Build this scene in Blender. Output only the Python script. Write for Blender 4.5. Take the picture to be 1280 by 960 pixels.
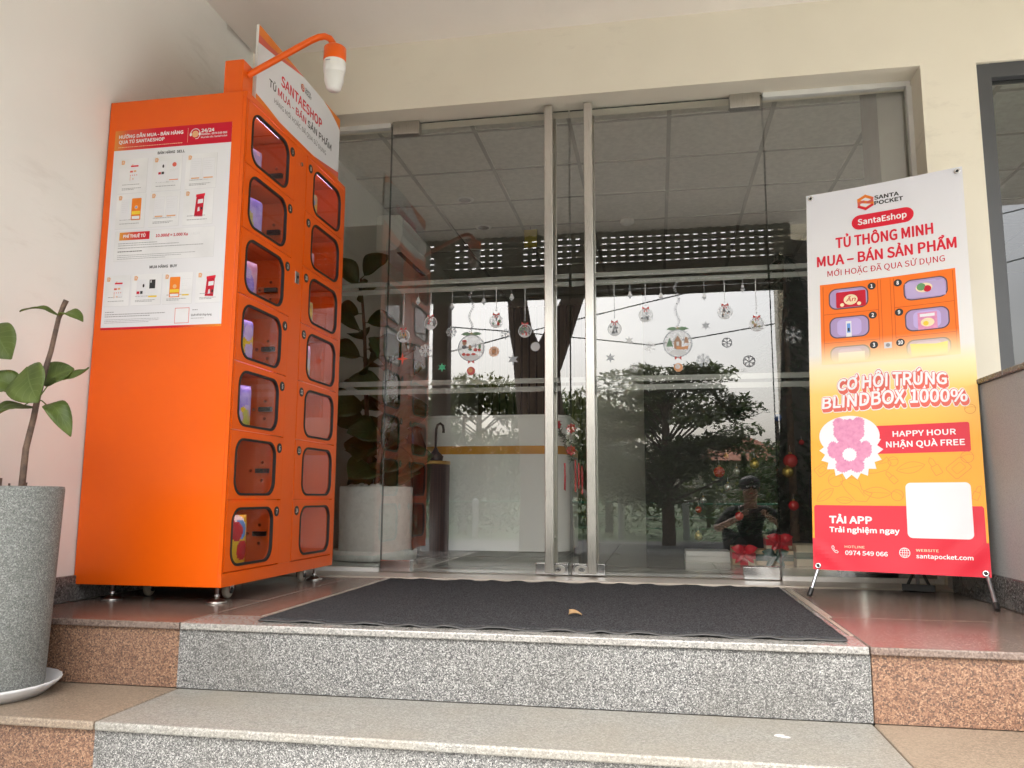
import bpy, bmesh, math, random, os
from mathutils import Vector, Matrix
R_ = math.radians
random.seed(7)
for o in list(bpy.data.objects): bpy.data.objects.remove(o)
SC = bpy.context.scene
COL = SC.collection

# ------------------------------------------------------------------ camera, sky, sun, exposure
cd = bpy.data.cameras.new('camera'); cam = bpy.data.objects.new('camera', cd); COL.objects.link(cam)
cd.sensor_width = 36.0; cd.lens = 996.54 / 1280 * 36; cd.clip_start = 0.02; cd.clip_end = 2000
yaw, pit, rol = -0.179584, 0.139319, 0.004335
f = Vector((math.sin(yaw)*math.cos(pit), math.cos(yaw)*math.cos(pit), math.sin(pit)))
r = Vector((math.cos(yaw), -math.sin(yaw), 0)); u = r.cross(f)
r2 = r*math.cos(rol) + u*math.sin(rol); u2 = -r*math.sin(rol) + u*math.cos(rol)
cam.matrix_world = Matrix(((r2.x, u2.x, -f.x, 0), (r2.y, u2.y, -f.y, 0), (r2.z, u2.z, -f.z, 0.38), (0, 0, 0, 1)))
SC.camera = cam

W = bpy.data.worlds.new('World'); SC.world = W; W.use_nodes = True
nt = W.node_tree; nt.nodes.clear()
SUN_EL, SUN_AZ = 50, 196            # high, behind the camera, veiled by cloud
sky = nt.nodes.new('ShaderNodeTexSky'); sky.sky_type = 'NISHITA'; sky.sun_disc = False
sky.sun_elevation = R_(SUN_EL); sky.sun_rotation = R_(SUN_AZ); sky.dust_density = 6.0; sky.air_density = 1.2; sky.ozone_density = 1.0
hs = nt.nodes.new('ShaderNodeHueSaturation'); hs.inputs['Saturation'].default_value = 0.42
tc = nt.nodes.new('ShaderNodeTexCoord'); mp = nt.nodes.new('ShaderNodeMapping'); mp.inputs['Scale'].default_value = (1.5, 1.5, 4)
nz = nt.nodes.new('ShaderNodeTexNoise'); nz.inputs['Scale'].default_value = 1.6; nz.inputs['Detail'].default_value = 6
rp = nt.nodes.new('ShaderNodeMapRange'); rp.inputs[1].default_value = .3; rp.inputs[2].default_value = .75; rp.inputs[3].default_value = 1.9; rp.inputs[4].default_value = 2.4
mx = nt.nodes.new('ShaderNodeMix'); mx.data_type = 'RGBA'; mx.blend_type = 'MULTIPLY'; mx.inputs[0].default_value = 1; mx.clamp_result = False
bg = nt.nodes.new('ShaderNodeBackground'); bg.inputs['Strength'].default_value = 0.15
wo = nt.nodes.new('ShaderNodeOutputWorld'); L = nt.links.new
L(sky.outputs[0], hs.inputs['Color']); L(tc.outputs['Generated'], mp.inputs[0]); L(mp.outputs[0], nz.inputs['Vector'])
L(nz.outputs[0], rp.inputs[0]); L(hs.outputs[0], mx.inputs[6]); L(rp.outputs[0], mx.inputs[7]); L(mx.outputs[2], bg.inputs['Color']); L(bg.outputs[0], wo.inputs[0])

sl = bpy.data.lights.new('sun', 'SUN'); sl.energy = 0.9; sl.angle = R_(60); sl.color = (1, .985, .955)
so = bpy.data.objects.new('sun', sl); COL.objects.link(so)
az = R_(SUN_AZ); el = R_(SUN_EL)
sdir = Vector((math.sin(az)*math.cos(el), math.cos(az)*math.cos(el), math.sin(el)))
so.rotation_euler = sdir.to_track_quat('Z', 'Y').to_euler(); so.location = (0, -5, 12)

vs = SC.view_settings
SC.display_settings.display_device = 'sRGB'
vs.view_transform = 'Standard'; vs.look = 'None'; vs.gamma = 1; vs.exposure = 1.12; vs.use_curve_mapping = False
cy = SC.cycles
cy.max_bounces = 10; cy.diffuse_bounces = 5; cy.glossy_bounces = 5; cy.transmission_bounces = 8; cy.transparent_max_bounces = 24
cy.caustics_reflective = False; cy.caustics_refractive = False; cy.sample_clamp_indirect = 6
try:
    cy.use_denoising = True; cy.denoiser = 'OPENIMAGEDENOISE'
except Exception: pass

# ------------------------------------------------------------------ materials
MATS = {}
def new_mat(name):
    m = bpy.data.materials.new(name); m.use_nodes = True; MATS[name] = m
    n = m.node_tree; b = n.nodes['Principled BSDF']; return m, n, b
def nd(n, t, **k):
    x = n.nodes.new(t)
    for a, v in k.items(): setattr(x, a, v)
    return x
def sv(x, name, v): x.inputs[name].default_value = v
def hexlin(h):
    c = [int(h[i:i+2], 16)/255 for i in (0, 2, 4)]
    return tuple((v/12.92 if v <= .04045 else ((v+.055)/1.055)**2.4) for v in c) + (1,)
def col(c): return hexlin(c) if isinstance(c, str) else tuple(c) + ((1,) if len(c) == 3 else ())
def noise_color(n, b, c1, c2, scale, detail=5, lo=.35, hi=.65, coord='Object', stretch=None):
    t = nd(n, 'ShaderNodeTexCoord'); src = t.outputs[coord]
    if stretch:
        mp = nd(n, 'ShaderNodeMapping'); sv(mp, 'Scale', stretch); n.links.new(src, mp.inputs[0]); src = mp.outputs[0]
    z = nd(n, 'ShaderNodeTexNoise'); sv(z, 'Scale', scale); sv(z, 'Detail', detail); n.links.new(src, z.inputs['Vector'])
    rmp = nd(n, 'ShaderNodeValToRGB'); rmp.color_ramp.elements[0].position = lo; rmp.color_ramp.elements[1].position = hi
    rmp.color_ramp.elements[0].color = col(c1); rmp.color_ramp.elements[1].color = col(c2)
    n.links.new(z.outputs[0], rmp.inputs[0]); n.links.new(rmp.outputs[0], b.inputs['Base Color']); return src, z, rmp
def plain(name, c, rough=.5, metal=0, c2=None, scale=6, spec=None, bump=0, bscale=200, coat=0):
    m, n, b = new_mat(name); sv(b, 'Base Color', col(c)); sv(b, 'Roughness', rough); sv(b, 'Metallic', metal)
    if spec is not None: sv(b, 'Specular IOR Level', spec)
    if coat: sv(b, 'Coat Weight', coat); sv(b, 'Coat Roughness', .08)
    c_ = col(c); c2_ = col(c2) if c2 else tuple(min(1, v*.86) for v in c_[:3]) + (1,)
    src, z, rmp = noise_color(n, b, c2_, c_, scale)
    if bump:
        z2 = nd(n, 'ShaderNodeTexNoise'); sv(z2, 'Scale', bscale); sv(z2, 'Detail', 4); n.links.new(src, z2.inputs['Vector'])
        bp = nd(n, 'ShaderNodeBump'); sv(bp, 'Strength', bump); sv(bp, 'Distance', .002); n.links.new(z2.outputs[0], bp.inputs['Height']); n.links.new(bp.outputs[0], b.inputs['Normal'])
    return m
def granite(name, cols, scale, rough, bump=0, dirt=None, dirt_c=(.2, .17, .13), spec=.5):
    m, n, b = new_mat(name); t = nd(n, 'ShaderNodeTexCoord')
    v = nd(n, 'ShaderNodeTexVoronoi'); sv(v, 'Scale', scale); sv(v, 'Randomness', 1); n.links.new(t.outputs['Object'], v.inputs['Vector'])
    sp = nd(n, 'ShaderNodeSeparateColor'); n.links.new(v.outputs['Color'], sp.inputs[0])
    v2 = nd(n, 'ShaderNodeTexVoronoi'); sv(v2, 'Scale', scale*2.3); n.links.new(t.outputs['Object'], v2.inputs['Vector'])
    sp2 = nd(n, 'ShaderNodeSeparateColor'); n.links.new(v2.outputs['Color'], sp2.inputs[0])
    a = nd(n, 'ShaderNodeMath', operation='MULTIPLY_ADD'); n.links.new(sp.outputs[0], a.inputs[0]); a.inputs[1].default_value = .62
    a2 = nd(n, 'ShaderNodeMath', operation='MULTIPLY'); n.links.new(sp2.outputs[1], a2.inputs[0]); a2.inputs[1].default_value = .38; n.links.new(a2.outputs[0], a.inputs[2])
    rmp = nd(n, 'ShaderNodeValToRGB'); cr = rmp.color_ramp; cr.interpolation = 'LINEAR'
    while len(cr.elements) < len(cols): cr.elements.new(.5)
    for e, (p, c) in zip(cr.elements, cols): e.position = p; e.color = col(c)
    n.links.new(a.outputs[0], rmp.inputs[0]); out = rmp.outputs[0]
    z = nd(n, 'ShaderNodeTexNoise'); sv(z, 'Scale', 3.2); sv(z, 'Detail', 7); sv(z, 'Roughness', .6); n.links.new(t.outputs['Object'], z.inputs['Vector'])
    mr = nd(n, 'ShaderNodeMapRange'); mr.inputs[1].default_value = .42; mr.inputs[2].default_value = .72; mr.inputs[3].default_value = 0; mr.inputs[4].default_value = dirt if dirt else .25
    n.links.new(z.outputs[0], mr.inputs[0])
    mx = nd(n, 'ShaderNodeMix', data_type='RGBA'); n.links.new(mr.outputs[0], mx.inputs[0]); n.links.new(out, mx.inputs[6]); mx.inputs[7].default_value = col(dirt_c)
    n.links.new(mx.outputs[2], b.inputs['Base Color'])
    rr = nd(n, 'ShaderNodeMapRange'); rr.inputs[3].default_value = rough*.8; rr.inputs[4].default_value = min(1, rough*1.35); n.links.new(z.outputs[0], rr.inputs[0]); n.links.new(rr.outputs[0], b.inputs['Roughness'])
    sv(b, 'Specular IOR Level', spec)
    if bump:
        bp = nd(n, 'ShaderNodeBump'); sv(bp, 'Strength', bump); sv(bp, 'Distance', .003); n.links.new(a.outputs[0], bp.inputs['Height']); n.links.new(bp.outputs[0], b.inputs['Normal'])
    return m
def brushed(name, c, rough, stretch=(300, 300, 4), metal=1.0):
    m, n, b = new_mat(name); sv(b, 'Metallic', metal); sv(b, 'Base Color', col(c))
    t = nd(n, 'ShaderNodeTexCoord'); mp = nd(n, 'ShaderNodeMapping'); sv(mp, 'Scale', stretch); z = nd(n, 'ShaderNodeTexNoise'); sv(z, 'Scale', 1); sv(z, 'Detail', 3)
    n.links.new(t.outputs['Object'], mp.inputs[0]); n.links.new(mp.outputs[0], z.inputs['Vector'])
    rr = nd(n, 'ShaderNodeMapRange'); rr.inputs[3].default_value = rough*.8; rr.inputs[4].default_value = rough*1.25; n.links.new(z.outputs[0], rr.inputs[0]); n.links.new(rr.outputs[0], b.inputs['Roughness'])
    return m
def glass(name, tint, ior, rough=0.0):
    m, n, b = new_mat(name); n.nodes.remove(b); out = n.nodes['Material Output']
    fr = nd(n, 'ShaderNodeFresnel'); sv(fr, 'IOR', ior); g = nd(n, 'ShaderNodeNewGeometry')
    iv = nd(n, 'ShaderNodeMath', operation='SUBTRACT'); iv.inputs[0].default_value = 1; n.links.new(g.outputs['Backfacing'], iv.inputs[1])
    ml = nd(n, 'ShaderNodeMath', operation='MULTIPLY'); n.links.new(fr.outputs[0], ml.inputs[0]); n.links.new(iv.outputs[0], ml.inputs[1])
    tr = nd(n, 'ShaderNodeBsdfTransparent'); sv(tr, 'Color', col(tint)); gl = nd(n, 'ShaderNodeBsdfGlossy'); sv(gl, 'Roughness', rough)
    tx = nd(n, 'ShaderNodeTexCoord'); zn = nd(n, 'ShaderNodeTexNoise'); sv(zn, 'Scale', 1.7); sv(zn, 'Detail', 1); n.links.new(tx.outputs['Object'], zn.inputs['Vector'])
    bp = nd(n, 'ShaderNodeBump'); sv(bp, 'Strength', .5); sv(bp, 'Distance', .0012); n.links.new(zn.outputs[0], bp.inputs['Height']); n.links.new(bp.outputs[0], gl.inputs['Normal'])
    ms = nd(n, 'ShaderNodeMixShader'); n.links.new(ml.outputs[0], ms.inputs[0]); n.links.new(tr.outputs[0], ms.inputs[1]); n.links.new(gl.outputs[0], ms.inputs[2]); n.links.new(ms.outputs[0], out.inputs[0])
    return m
def film(name, c, alpha):
    m, n, b = new_mat(name); sv(b, 'Base Color', col(c)); sv(b, 'Roughness', .45); sv(b, 'Alpha', alpha); return m
def ramp_print(name, stops, rough=.4, axis=2):
    m, n, b = new_mat(name); t = nd(n, 'ShaderNodeTexCoord'); s = nd(n, 'ShaderNodeSeparateXYZ'); n.links.new(t.outputs['Object'], s.inputs[0])
    lo, hi = stops[0][0], stops[-1][0]
    mr = nd(n, 'ShaderNodeMapRange'); mr.inputs[1].default_value = lo; mr.inputs[2].default_value = hi; n.links.new(s.outputs[axis], mr.inputs[0])
    rmp = nd(n, 'ShaderNodeValToRGB'); cr = rmp.color_ramp
    while len(cr.elements) < len(stops): cr.elements.new(.5)
    for e, (p, c) in zip(cr.elements, stops): e.position = (p-lo)/(hi-lo); e.color = col(c)
    n.links.new(mr.outputs[0], rmp.inputs[0]); n.links.new(rmp.outputs[0], b.inputs['Base Color']); sv(b, 'Roughness', rough); sv(b, 'Specular IOR Level', .3); return m
def leafmat(name, c1, c2, vein, rough=.4):
    m, n, b = new_mat(name); noise_c = noise_color(n, b, c1, c2, 14)
    if vein:
        uv = nd(n, 'ShaderNodeUVMap'); s = nd(n, 'ShaderNodeSeparateXYZ'); n.links.new(uv.outputs[0], s.inputs[0])
        ab = nd(n, 'ShaderNodeMath', operation='ABSOLUTE'); n.links.new(s.outputs[0], ab.inputs[0])
        mid = nd(n, 'ShaderNodeMath', operation='LESS_THAN'); n.links.new(ab.outputs[0], mid.inputs[0]); mid.inputs[1].default_value = .035
        k = nd(n, 'ShaderNodeMath', operation='MULTIPLY_ADD'); n.links.new(ab.outputs[0], k.inputs[0]); k.inputs[1].default_value = -.28; n.links.new(s.outputs[1], k.inputs[2])
        fq = nd(n, 'ShaderNodeMath', operation='MULTIPLY'); n.links.new(k.outputs[0], fq.inputs[0]); fq.inputs[1].default_value = 7
        fc = nd(n, 'ShaderNodeMath', operation='FRACT'); n.links.new(fq.outputs[0], fc.inputs[0])
        lt = nd(n, 'ShaderNodeMath', operation='LESS_THAN'); n.links.new(fc.outputs[0], lt.inputs[0]); lt.inputs[1].default_value = .09
        mxm = nd(n, 'ShaderNodeMath', operation='MAXIMUM'); n.links.new(mid.outputs[0], mxm.inputs[0]); n.links.new(lt.outputs[0], mxm.inputs[1])
        sc = nd(n, 'ShaderNodeMath', operation='MULTIPLY'); n.links.new(mxm.outputs[0], sc.inputs[0]); sc.inputs[1].default_value = .55
        mx = nd(n, 'ShaderNodeMix', data_type='RGBA'); n.links.new(sc.outputs[0], mx.inputs[0]); n.links.new(noise_c[2].outputs[0], mx.inputs[6]); mx.inputs[7].default_value = col(vein); n.links.new(mx.outputs[2], b.inputs['Base Color'])
    sv(b, 'Roughness', rough); out = n.nodes['Material Output']; tl = nd(n, 'ShaderNodeBsdfTranslucent'); sv(tl, 'Color', tuple(min(1, v*1.8) for v in col(c2)[:3])+(1,)); ms = nd(n, 'ShaderNodeMixShader'); ms.inputs[0].default_value = .3
    n.links.new(b.outputs[0], ms.inputs[1]); n.links.new(tl.outputs[0], ms.inputs[2]); n.links.new(ms.outputs[0], out.inputs[0]); return m

def wallpaint(name, c, dark, scuff=True):
    m, n, b = new_mat(name); src, z, rmp = noise_color(n, b, dark, c, 1.6, 6, .3, .62)
    z2 = nd(n, 'ShaderNodeTexNoise'); sv(z2, 'Scale', 6); sv(z2, 'Detail', 10); sv(z2, 'Roughness', .7)
    mp = nd(n, 'ShaderNodeMapping'); sv(mp, 'Scale', (1, .5, 2.2)); n.links.new(src, mp.inputs[0]); n.links.new(mp.outputs[0], z2.inputs['Vector'])
    mr = nd(n, 'ShaderNodeMapRange'); mr.inputs[1].default_value = .52; mr.inputs[2].default_value = .8; mr.inputs[4].default_value = .45 if scuff else .1
    n.links.new(z2.outputs[0], mr.inputs[0]); mx = nd(n, 'ShaderNodeMix', data_type='RGBA')
    zg = nd(n, 'ShaderNodeTexNoise'); sv(zg, 'Scale', 1.3); sv(zg, 'Detail', 2); n.links.new(src, zg.inputs['Vector']); mg = nd(n, 'ShaderNodeMapRange'); mg.inputs[1].default_value = .52; mg.inputs[2].default_value = .68; n.links.new(zg.outputs[0], mg.inputs[0])
    gm = nd(n, 'ShaderNodeMath', operation='MULTIPLY'); n.links.new(mr.outputs[0], gm.inputs[0]); n.links.new(mg.outputs[0], gm.inputs[1]); n.links.new(gm.outputs[0], mx.inputs[0]); n.links.new(rmp.outputs[0], mx.inputs[6]); mx.inputs[7].default_value = (.33, .28, .23, 1)
    n.links.new(mx.outputs[2], b.inputs['Base Color']); sv(b, 'Roughness', .62); sv(b, 'Specular IOR Level', .3)
    z3 = nd(n, 'ShaderNodeTexNoise'); sv(z3, 'Scale', 160); n.links.new(src, z3.inputs['Vector']); bp = nd(n, 'ShaderNodeBump'); sv(bp, 'Strength', .12); sv(bp, 'Distance', .002)
    n.links.new(z3.outputs[0], bp.inputs['Height']); n.links.new(bp.outputs[0], b.inputs['Normal']); return m

wallpaint('beige_paint', (.75, .70, .585), (.70, .65, .54))
wallpaint('pink_paint', (.75, .735, .695), (.70, .685, .645))
wallpaint('ceiling_paint', (.82, .78, .72), (.78, .74, .68), False)
wallpaint('interior_white', (.76, .76, .72), (.72, .72, .68), False)
granite('grey_granite', [(.10, (.012, .012, .014)), (.28, (.07, .071, .072)), (.46, (.15, .15, .146)), (.68, (.24, .238, .226)), (.88, (.58, .575, .55))], 360, .55, .45, .4, (.12, .115, .1))
granite('red_granite', [(.10, (.026, .019, .017)), (.28, (.095, .05, .033)), (.48, (.175, .088, .051)), (.68, (.255, .135, .078)), (.88, (.40, .26, .165))], 270, .5, .4, .2, (.25, .17, .13))
granite('grey_tread', [(.15, (.14, .136, .124)), (.4, (.225, .22, .2)), (.7, (.285, .28, .255)), (.9, (.40, .39, .36))], 260, .42, .1, .55, (.26, .23, .18))
granite('red_tread', [(.15, (.13, .1, .078)), (.4, (.21, .165, .12)), (.7, (.27, .21, .155)), (.9, (.36, .29, .22))], 240, .42, .1, .55, (.3, .24, .18))
granite('polished_red', [(.15, (.08, .056, .047)), (.4, (.15, .107, .088)), (.7, (.19, .14, .115)), (.9, (.27, .205, .17))], 220, .2, 0, .5, (.2, .16, .135), .5)
granite('polished_grey', [(.15, (.12, .12, .115)), (.4, (.24, .235, .22)), (.7, (.32, .31, .29)), (.9, (.42, .41, .38))], 220, .2, 0, .5, (.24, .22, .19), .5)
granite('dark_skirting', [(.15, (.015, .015, .016)), (.4, (.065, .064, .063)), (.7, (.115, .113, .11)), (.9, (.24, .235, .23))], 180, .25, 0, .2)
granite('parapet_granite', [(.15, (.27, .27, .265)), (.4, (.35, .35, .345)), (.7, (.38, .38, .375)), (.9, (.42, .42, .415))], 420, .55, 0, .25, (.31, .3, .285))
granite('terrazzo_pot', [(.12, (.09, .097, .09)), (.35, (.15, .158, .148)), (.62, (.2, .21, .197)), (.93, (.38, .39, .37))], 330, .75, .3, .3, (.15, .15, .13))
granite('white_stone', [(.15, (.68, .675, .65)), (.5, (.74, .735, .71)), (.9, (.78, .775, .75))], 30, .6, .03, .25, (.6, .585, .53))
plain('grout', (.2, .18, .15), .8)
plain('pale_border', (.42, .37, .31), .3)
plain('orange_paint', (.82, .115, .002), .30, c2=(.77, .105, .002), scale=1.3, spec=.4, bump=.35, bscale=3.5)
plain('orange_inside', (.70, .12, .01), .5, scale=2, spec=.3)
plain('black_rubber', (.012, .012, .012), .5)
plain('black_plastic', (.02, .02, .02), .35)
plain('white_plastic', (.72, .71, .68), .35, scale=3)
plain('appliance_white', (.84, .84, .81), .35, scale=2); plain('post_brown', (.07, .025, .02), .6); plain('saucer_plastic', (.74, .74, .74), .4, scale=5)
plain('white_print', (.74, .74, .76), .38, spec=.3, scale=1, c2=(.72, .72, .745))
plain('white_ink', (.82, .82, .82), .4, spec=.3); plain('red_ink', (.66, .012, .035), .4, spec=.3, c2=(.64, .012, .033)); plain('crimson_ink', (.56, .008, .03), .4, spec=.3)
plain('black_ink', (.018, .018, .02), .45); plain('grey_ink', (.3, .3, .31), .5); plain('pale_ink', (.66, .66, .68), .5); plain('card_ink', (.78, .78, .79), .45)
plain('orange_ink', (.83, .22, .02), .4, spec=.3); plain('tan_ink', (.78, .42, .2), .4); plain('yellow_ink', (.85, .6, .04), .4); plain('doodle_ink', (.66, .19, .02), .45)
plain('pink_ink', (.72, .3, .46), .6, c2=(.62, .22, .38), scale=60); plain('lilac_ink', (.48, .38, .62), .4); plain('green_ink', (.12, .3, .12), .5); plain('blue_ink', (.12, .3, .7), .5)
plain('coral_ink', (.72, .13, .09), .4, spec=.3); plain('cream_ink', (.85, .72, .45), .4)
plain('mat_fibre', (.085, .085, .09), .95, c2=(.002, .002, .003), scale=260, spec=.1, bump=1.0, bscale=420)
plain('mat_rubber', (.05, .05, .05), .6)
brushed('stainless', (.5, .48, .44), .28, (1600, 1600, 12)); brushed('steel_polished', (.66, .66, .65), .16, (40, 40, 40)); brushed('aluminium_rod', (.5, .52, .56), .35, (20, 20, 20))
plain('white_alu', (.7, .69, .66), .35); plain('dark_alu', (.06, .062, .066), .4); plain('dark_seal', (.02, .022, .02), .5)
glass('door_glass', (.995, 1.0, .985), 2.4); glass('window_glass', (.8, .83, .8), 2.0); glass('pane_glass', (.97, .97, .97), 2.1)
plain('glass_edge', (.02, .05, .035), .1)
film('frost_film', (.38, .39, .37), .55); film('sticker_white', (.66, .67, .68), .7); film('sticker_grey', (.36, .38, .4), .8); film('sticker_clear', (.7, .72, .74), .28)
film('sticker_red', (.45, .06, .05), .9); film('sticker_green', (.12, .22, .12), .85); film('sticker_orange', (.55, .25, .1), .85); film('sticker_brown', (.35, .2, .12), .85); film('sticker_olive', (.3, .27, .14), .85); film('sticker_star', (.75, .1, .05), .9); film('sticker_mint', (.05, .4, .2), .85); film('sticker_dark', (.12, .12, .13), .85)
plain('pillar_paint', (.3, .29, .26), .8); plain('tile_ceiling', (.62, .6, .54), .8, scale=30, bump=.1, bscale=300); plain('tbar', (.34, .32, .28), .5)
plain('desk_white', (.84, .85, .84), .18, scale=2, c2=(.82, .83, .82)); plain('desk_stripe', (.62, .27, .02), .3); plain('plinth', (.36, .36, .33), .4)
plain('slat_brown', (.13, .11, .075), .5, scale=20); plain('dark_panel', (.018, .017, .015), .5)
plain('bark', (.13, .085, .06), .9, c2=(.06, .04, .03), scale=30, bump=.8, bscale=60); plain('sapling_bark', (.15, .095, .065), .85, c2=(.075, .05, .04), scale=50, bump=.6, bscale=90)
leafmat('sapling_leaf', (.055, .088, .012), (.11, .155, .028), (.17, .23, .07), .5); leafmat('fig_leaf', (.014, .036, .012), (.035, .07, .02), (.1, .14, .06)); leafmat('brown_leaf', (.1, .06, .02), (.14, .08, .03), (.2, .14, .08))
leafmat('tree_leaf_dark', (.035, .052, .016), (.07, .095, .028), None, .6); leafmat('tree_leaf_olive', (.07, .085, .022), (.13, .14, .04), None, .6); leafmat('tree_leaf_light', (.06, .1, .028), (.1, .15, .045), None, .6)
leafmat('pine_needle', (.008, .02, .012), (.02, .045, .025), None, .6); leafmat('tinsel', (.02, .045, .035), (.06, .1, .07), None, .4)
plain('bauble_red', (.5, .012, .016), .15, coat=.5); plain('bauble_silver', (.7, .7, .7), .2, .8); plain('bauble_gold', (.55, .4, .1), .25, .7); plain('bauble_blue', (.05, .12, .4), .2)
plain('kraft_paper', (.5, .37, .22), .6); plain('ribbon_red', (.55, .015, .03), .35); plain('ribbon_green', (.02, .07, .05), .4); plain('paper_cream', (.62, .55, .42), .6)
plain('umbrella_brown', (.08, .035, .025), .5); plain('mesh_black', (.016, .017, .022), .4); plain('brass', (.45, .28, .08), .3, .9)
plain('stand_perforated', (.02, .02, .026), .4)
plain('tarmac', (.09, .09, .088), .9, scale=8, bump=.4); plain('lawn', (.06, .1, .03), .9, scale=5, bump=.6, bscale=60); plain('paving', (.60, .59, .56), .8, scale=4)
plain('house_wall', (.52, .45, .34), .8); plain('roof_tile', (.42, .13, .055), .7, scale=20); plain('window_dark', (.04, .05, .055), .15); plain('post_white', (.68, .67, .63), .6); plain('fence_green', (.03, .3, .17), .5)
plain('skin', (.3, .18, .12), .55); plain('shirt_dark', (.022, .024, .022), .8); plain('trousers', (.045, .045, .05), .8); plain('hair', (.01, .009, .008), .6); plain('shoe', (.05, .05, .05), .6)
plain('shutter_metal', (.12, .115, .1), .45); plain('cable_black', (.02, .02, .02), .6); plain('yellow_sign', (.5, .38, .03), .5)
plain('bag_lilac', (.5, .36, .72), .25, c2=(.62, .5, .8), scale=25); plain('bag_violet', (.32, .22, .75), .25, c2=(.5, .42, .85), scale=20); plain('bag_pink', (.7, .3, .5), .3, c2=(.75, .5, .6), scale=25)
plain('bag_yellow', (.8, .55, .02), .3, c2=(.75, .45, .02), scale=20); plain('bag_white', (.7, .68, .7), .3, c2=(.6, .5, .6), scale=25); plain('bag_lime', (.5, .55, .08), .3, c2=(.6, .4, .3), scale=30)
plain('dry_leaf', (.36, .25, .13), .7, c2=(.36, .22, .1), scale=60); plain('chip', (.7, .7, .68), .8); plain('tape', (.5, .45, .36), .6)
ramp_print('banner_print', [(0, 'eb9c1e'), (.5, 'efa62b'), (.70, 'f0c26a'), (.80, 'efdcae'), (.87, 'dedcd8'), (1.6, 'd8d9e0')])
def fade(name, c): ramp_print(name, [(.80, 'efdcae'), (.83, 'efdcae'), (.93, c), (1.3, c)])
fade('fade_orange', 'f0741f'); fade('fade_lilac', 'a893bd'); fade('fade_line', 'c4511a'); fade('fade_white', 'f2eef2'); fade('fade_yellow', 'f0e12c'); fade('fade_dark', '5d4a50'); fade('fade_pale', 'b9a7d6')
ramp_print('poster_bar', [(-.255, 'd98a3b'), (-.20, 'd2553f'), (-.08, 'c8102e'), (.235, 'c4102e')], axis=0)
ramp_print('poster_bar_rev', [(-.255, 'c4102e'), (.05, 'c8102e'), (.235, 'e08a2a')], axis=0)
ramp_print('phi_bar', [(-.205, 'df9a3c'), (-.145, 'cf4a3a'), (-.08, 'c8102e')], axis=0)

def lamp_mat(name, c, strength):
    m, n, b = new_mat(name); sv(b, 'Base Color', col(c)); sv(b, 'Emission Color', col(c)); sv(b, 'Emission Strength', strength); return m
lamp_mat('led_violet', (.72, .66, 1.0), 5.0); lamp_mat('led_white', (1.0, .93, .85), 3.0)
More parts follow.
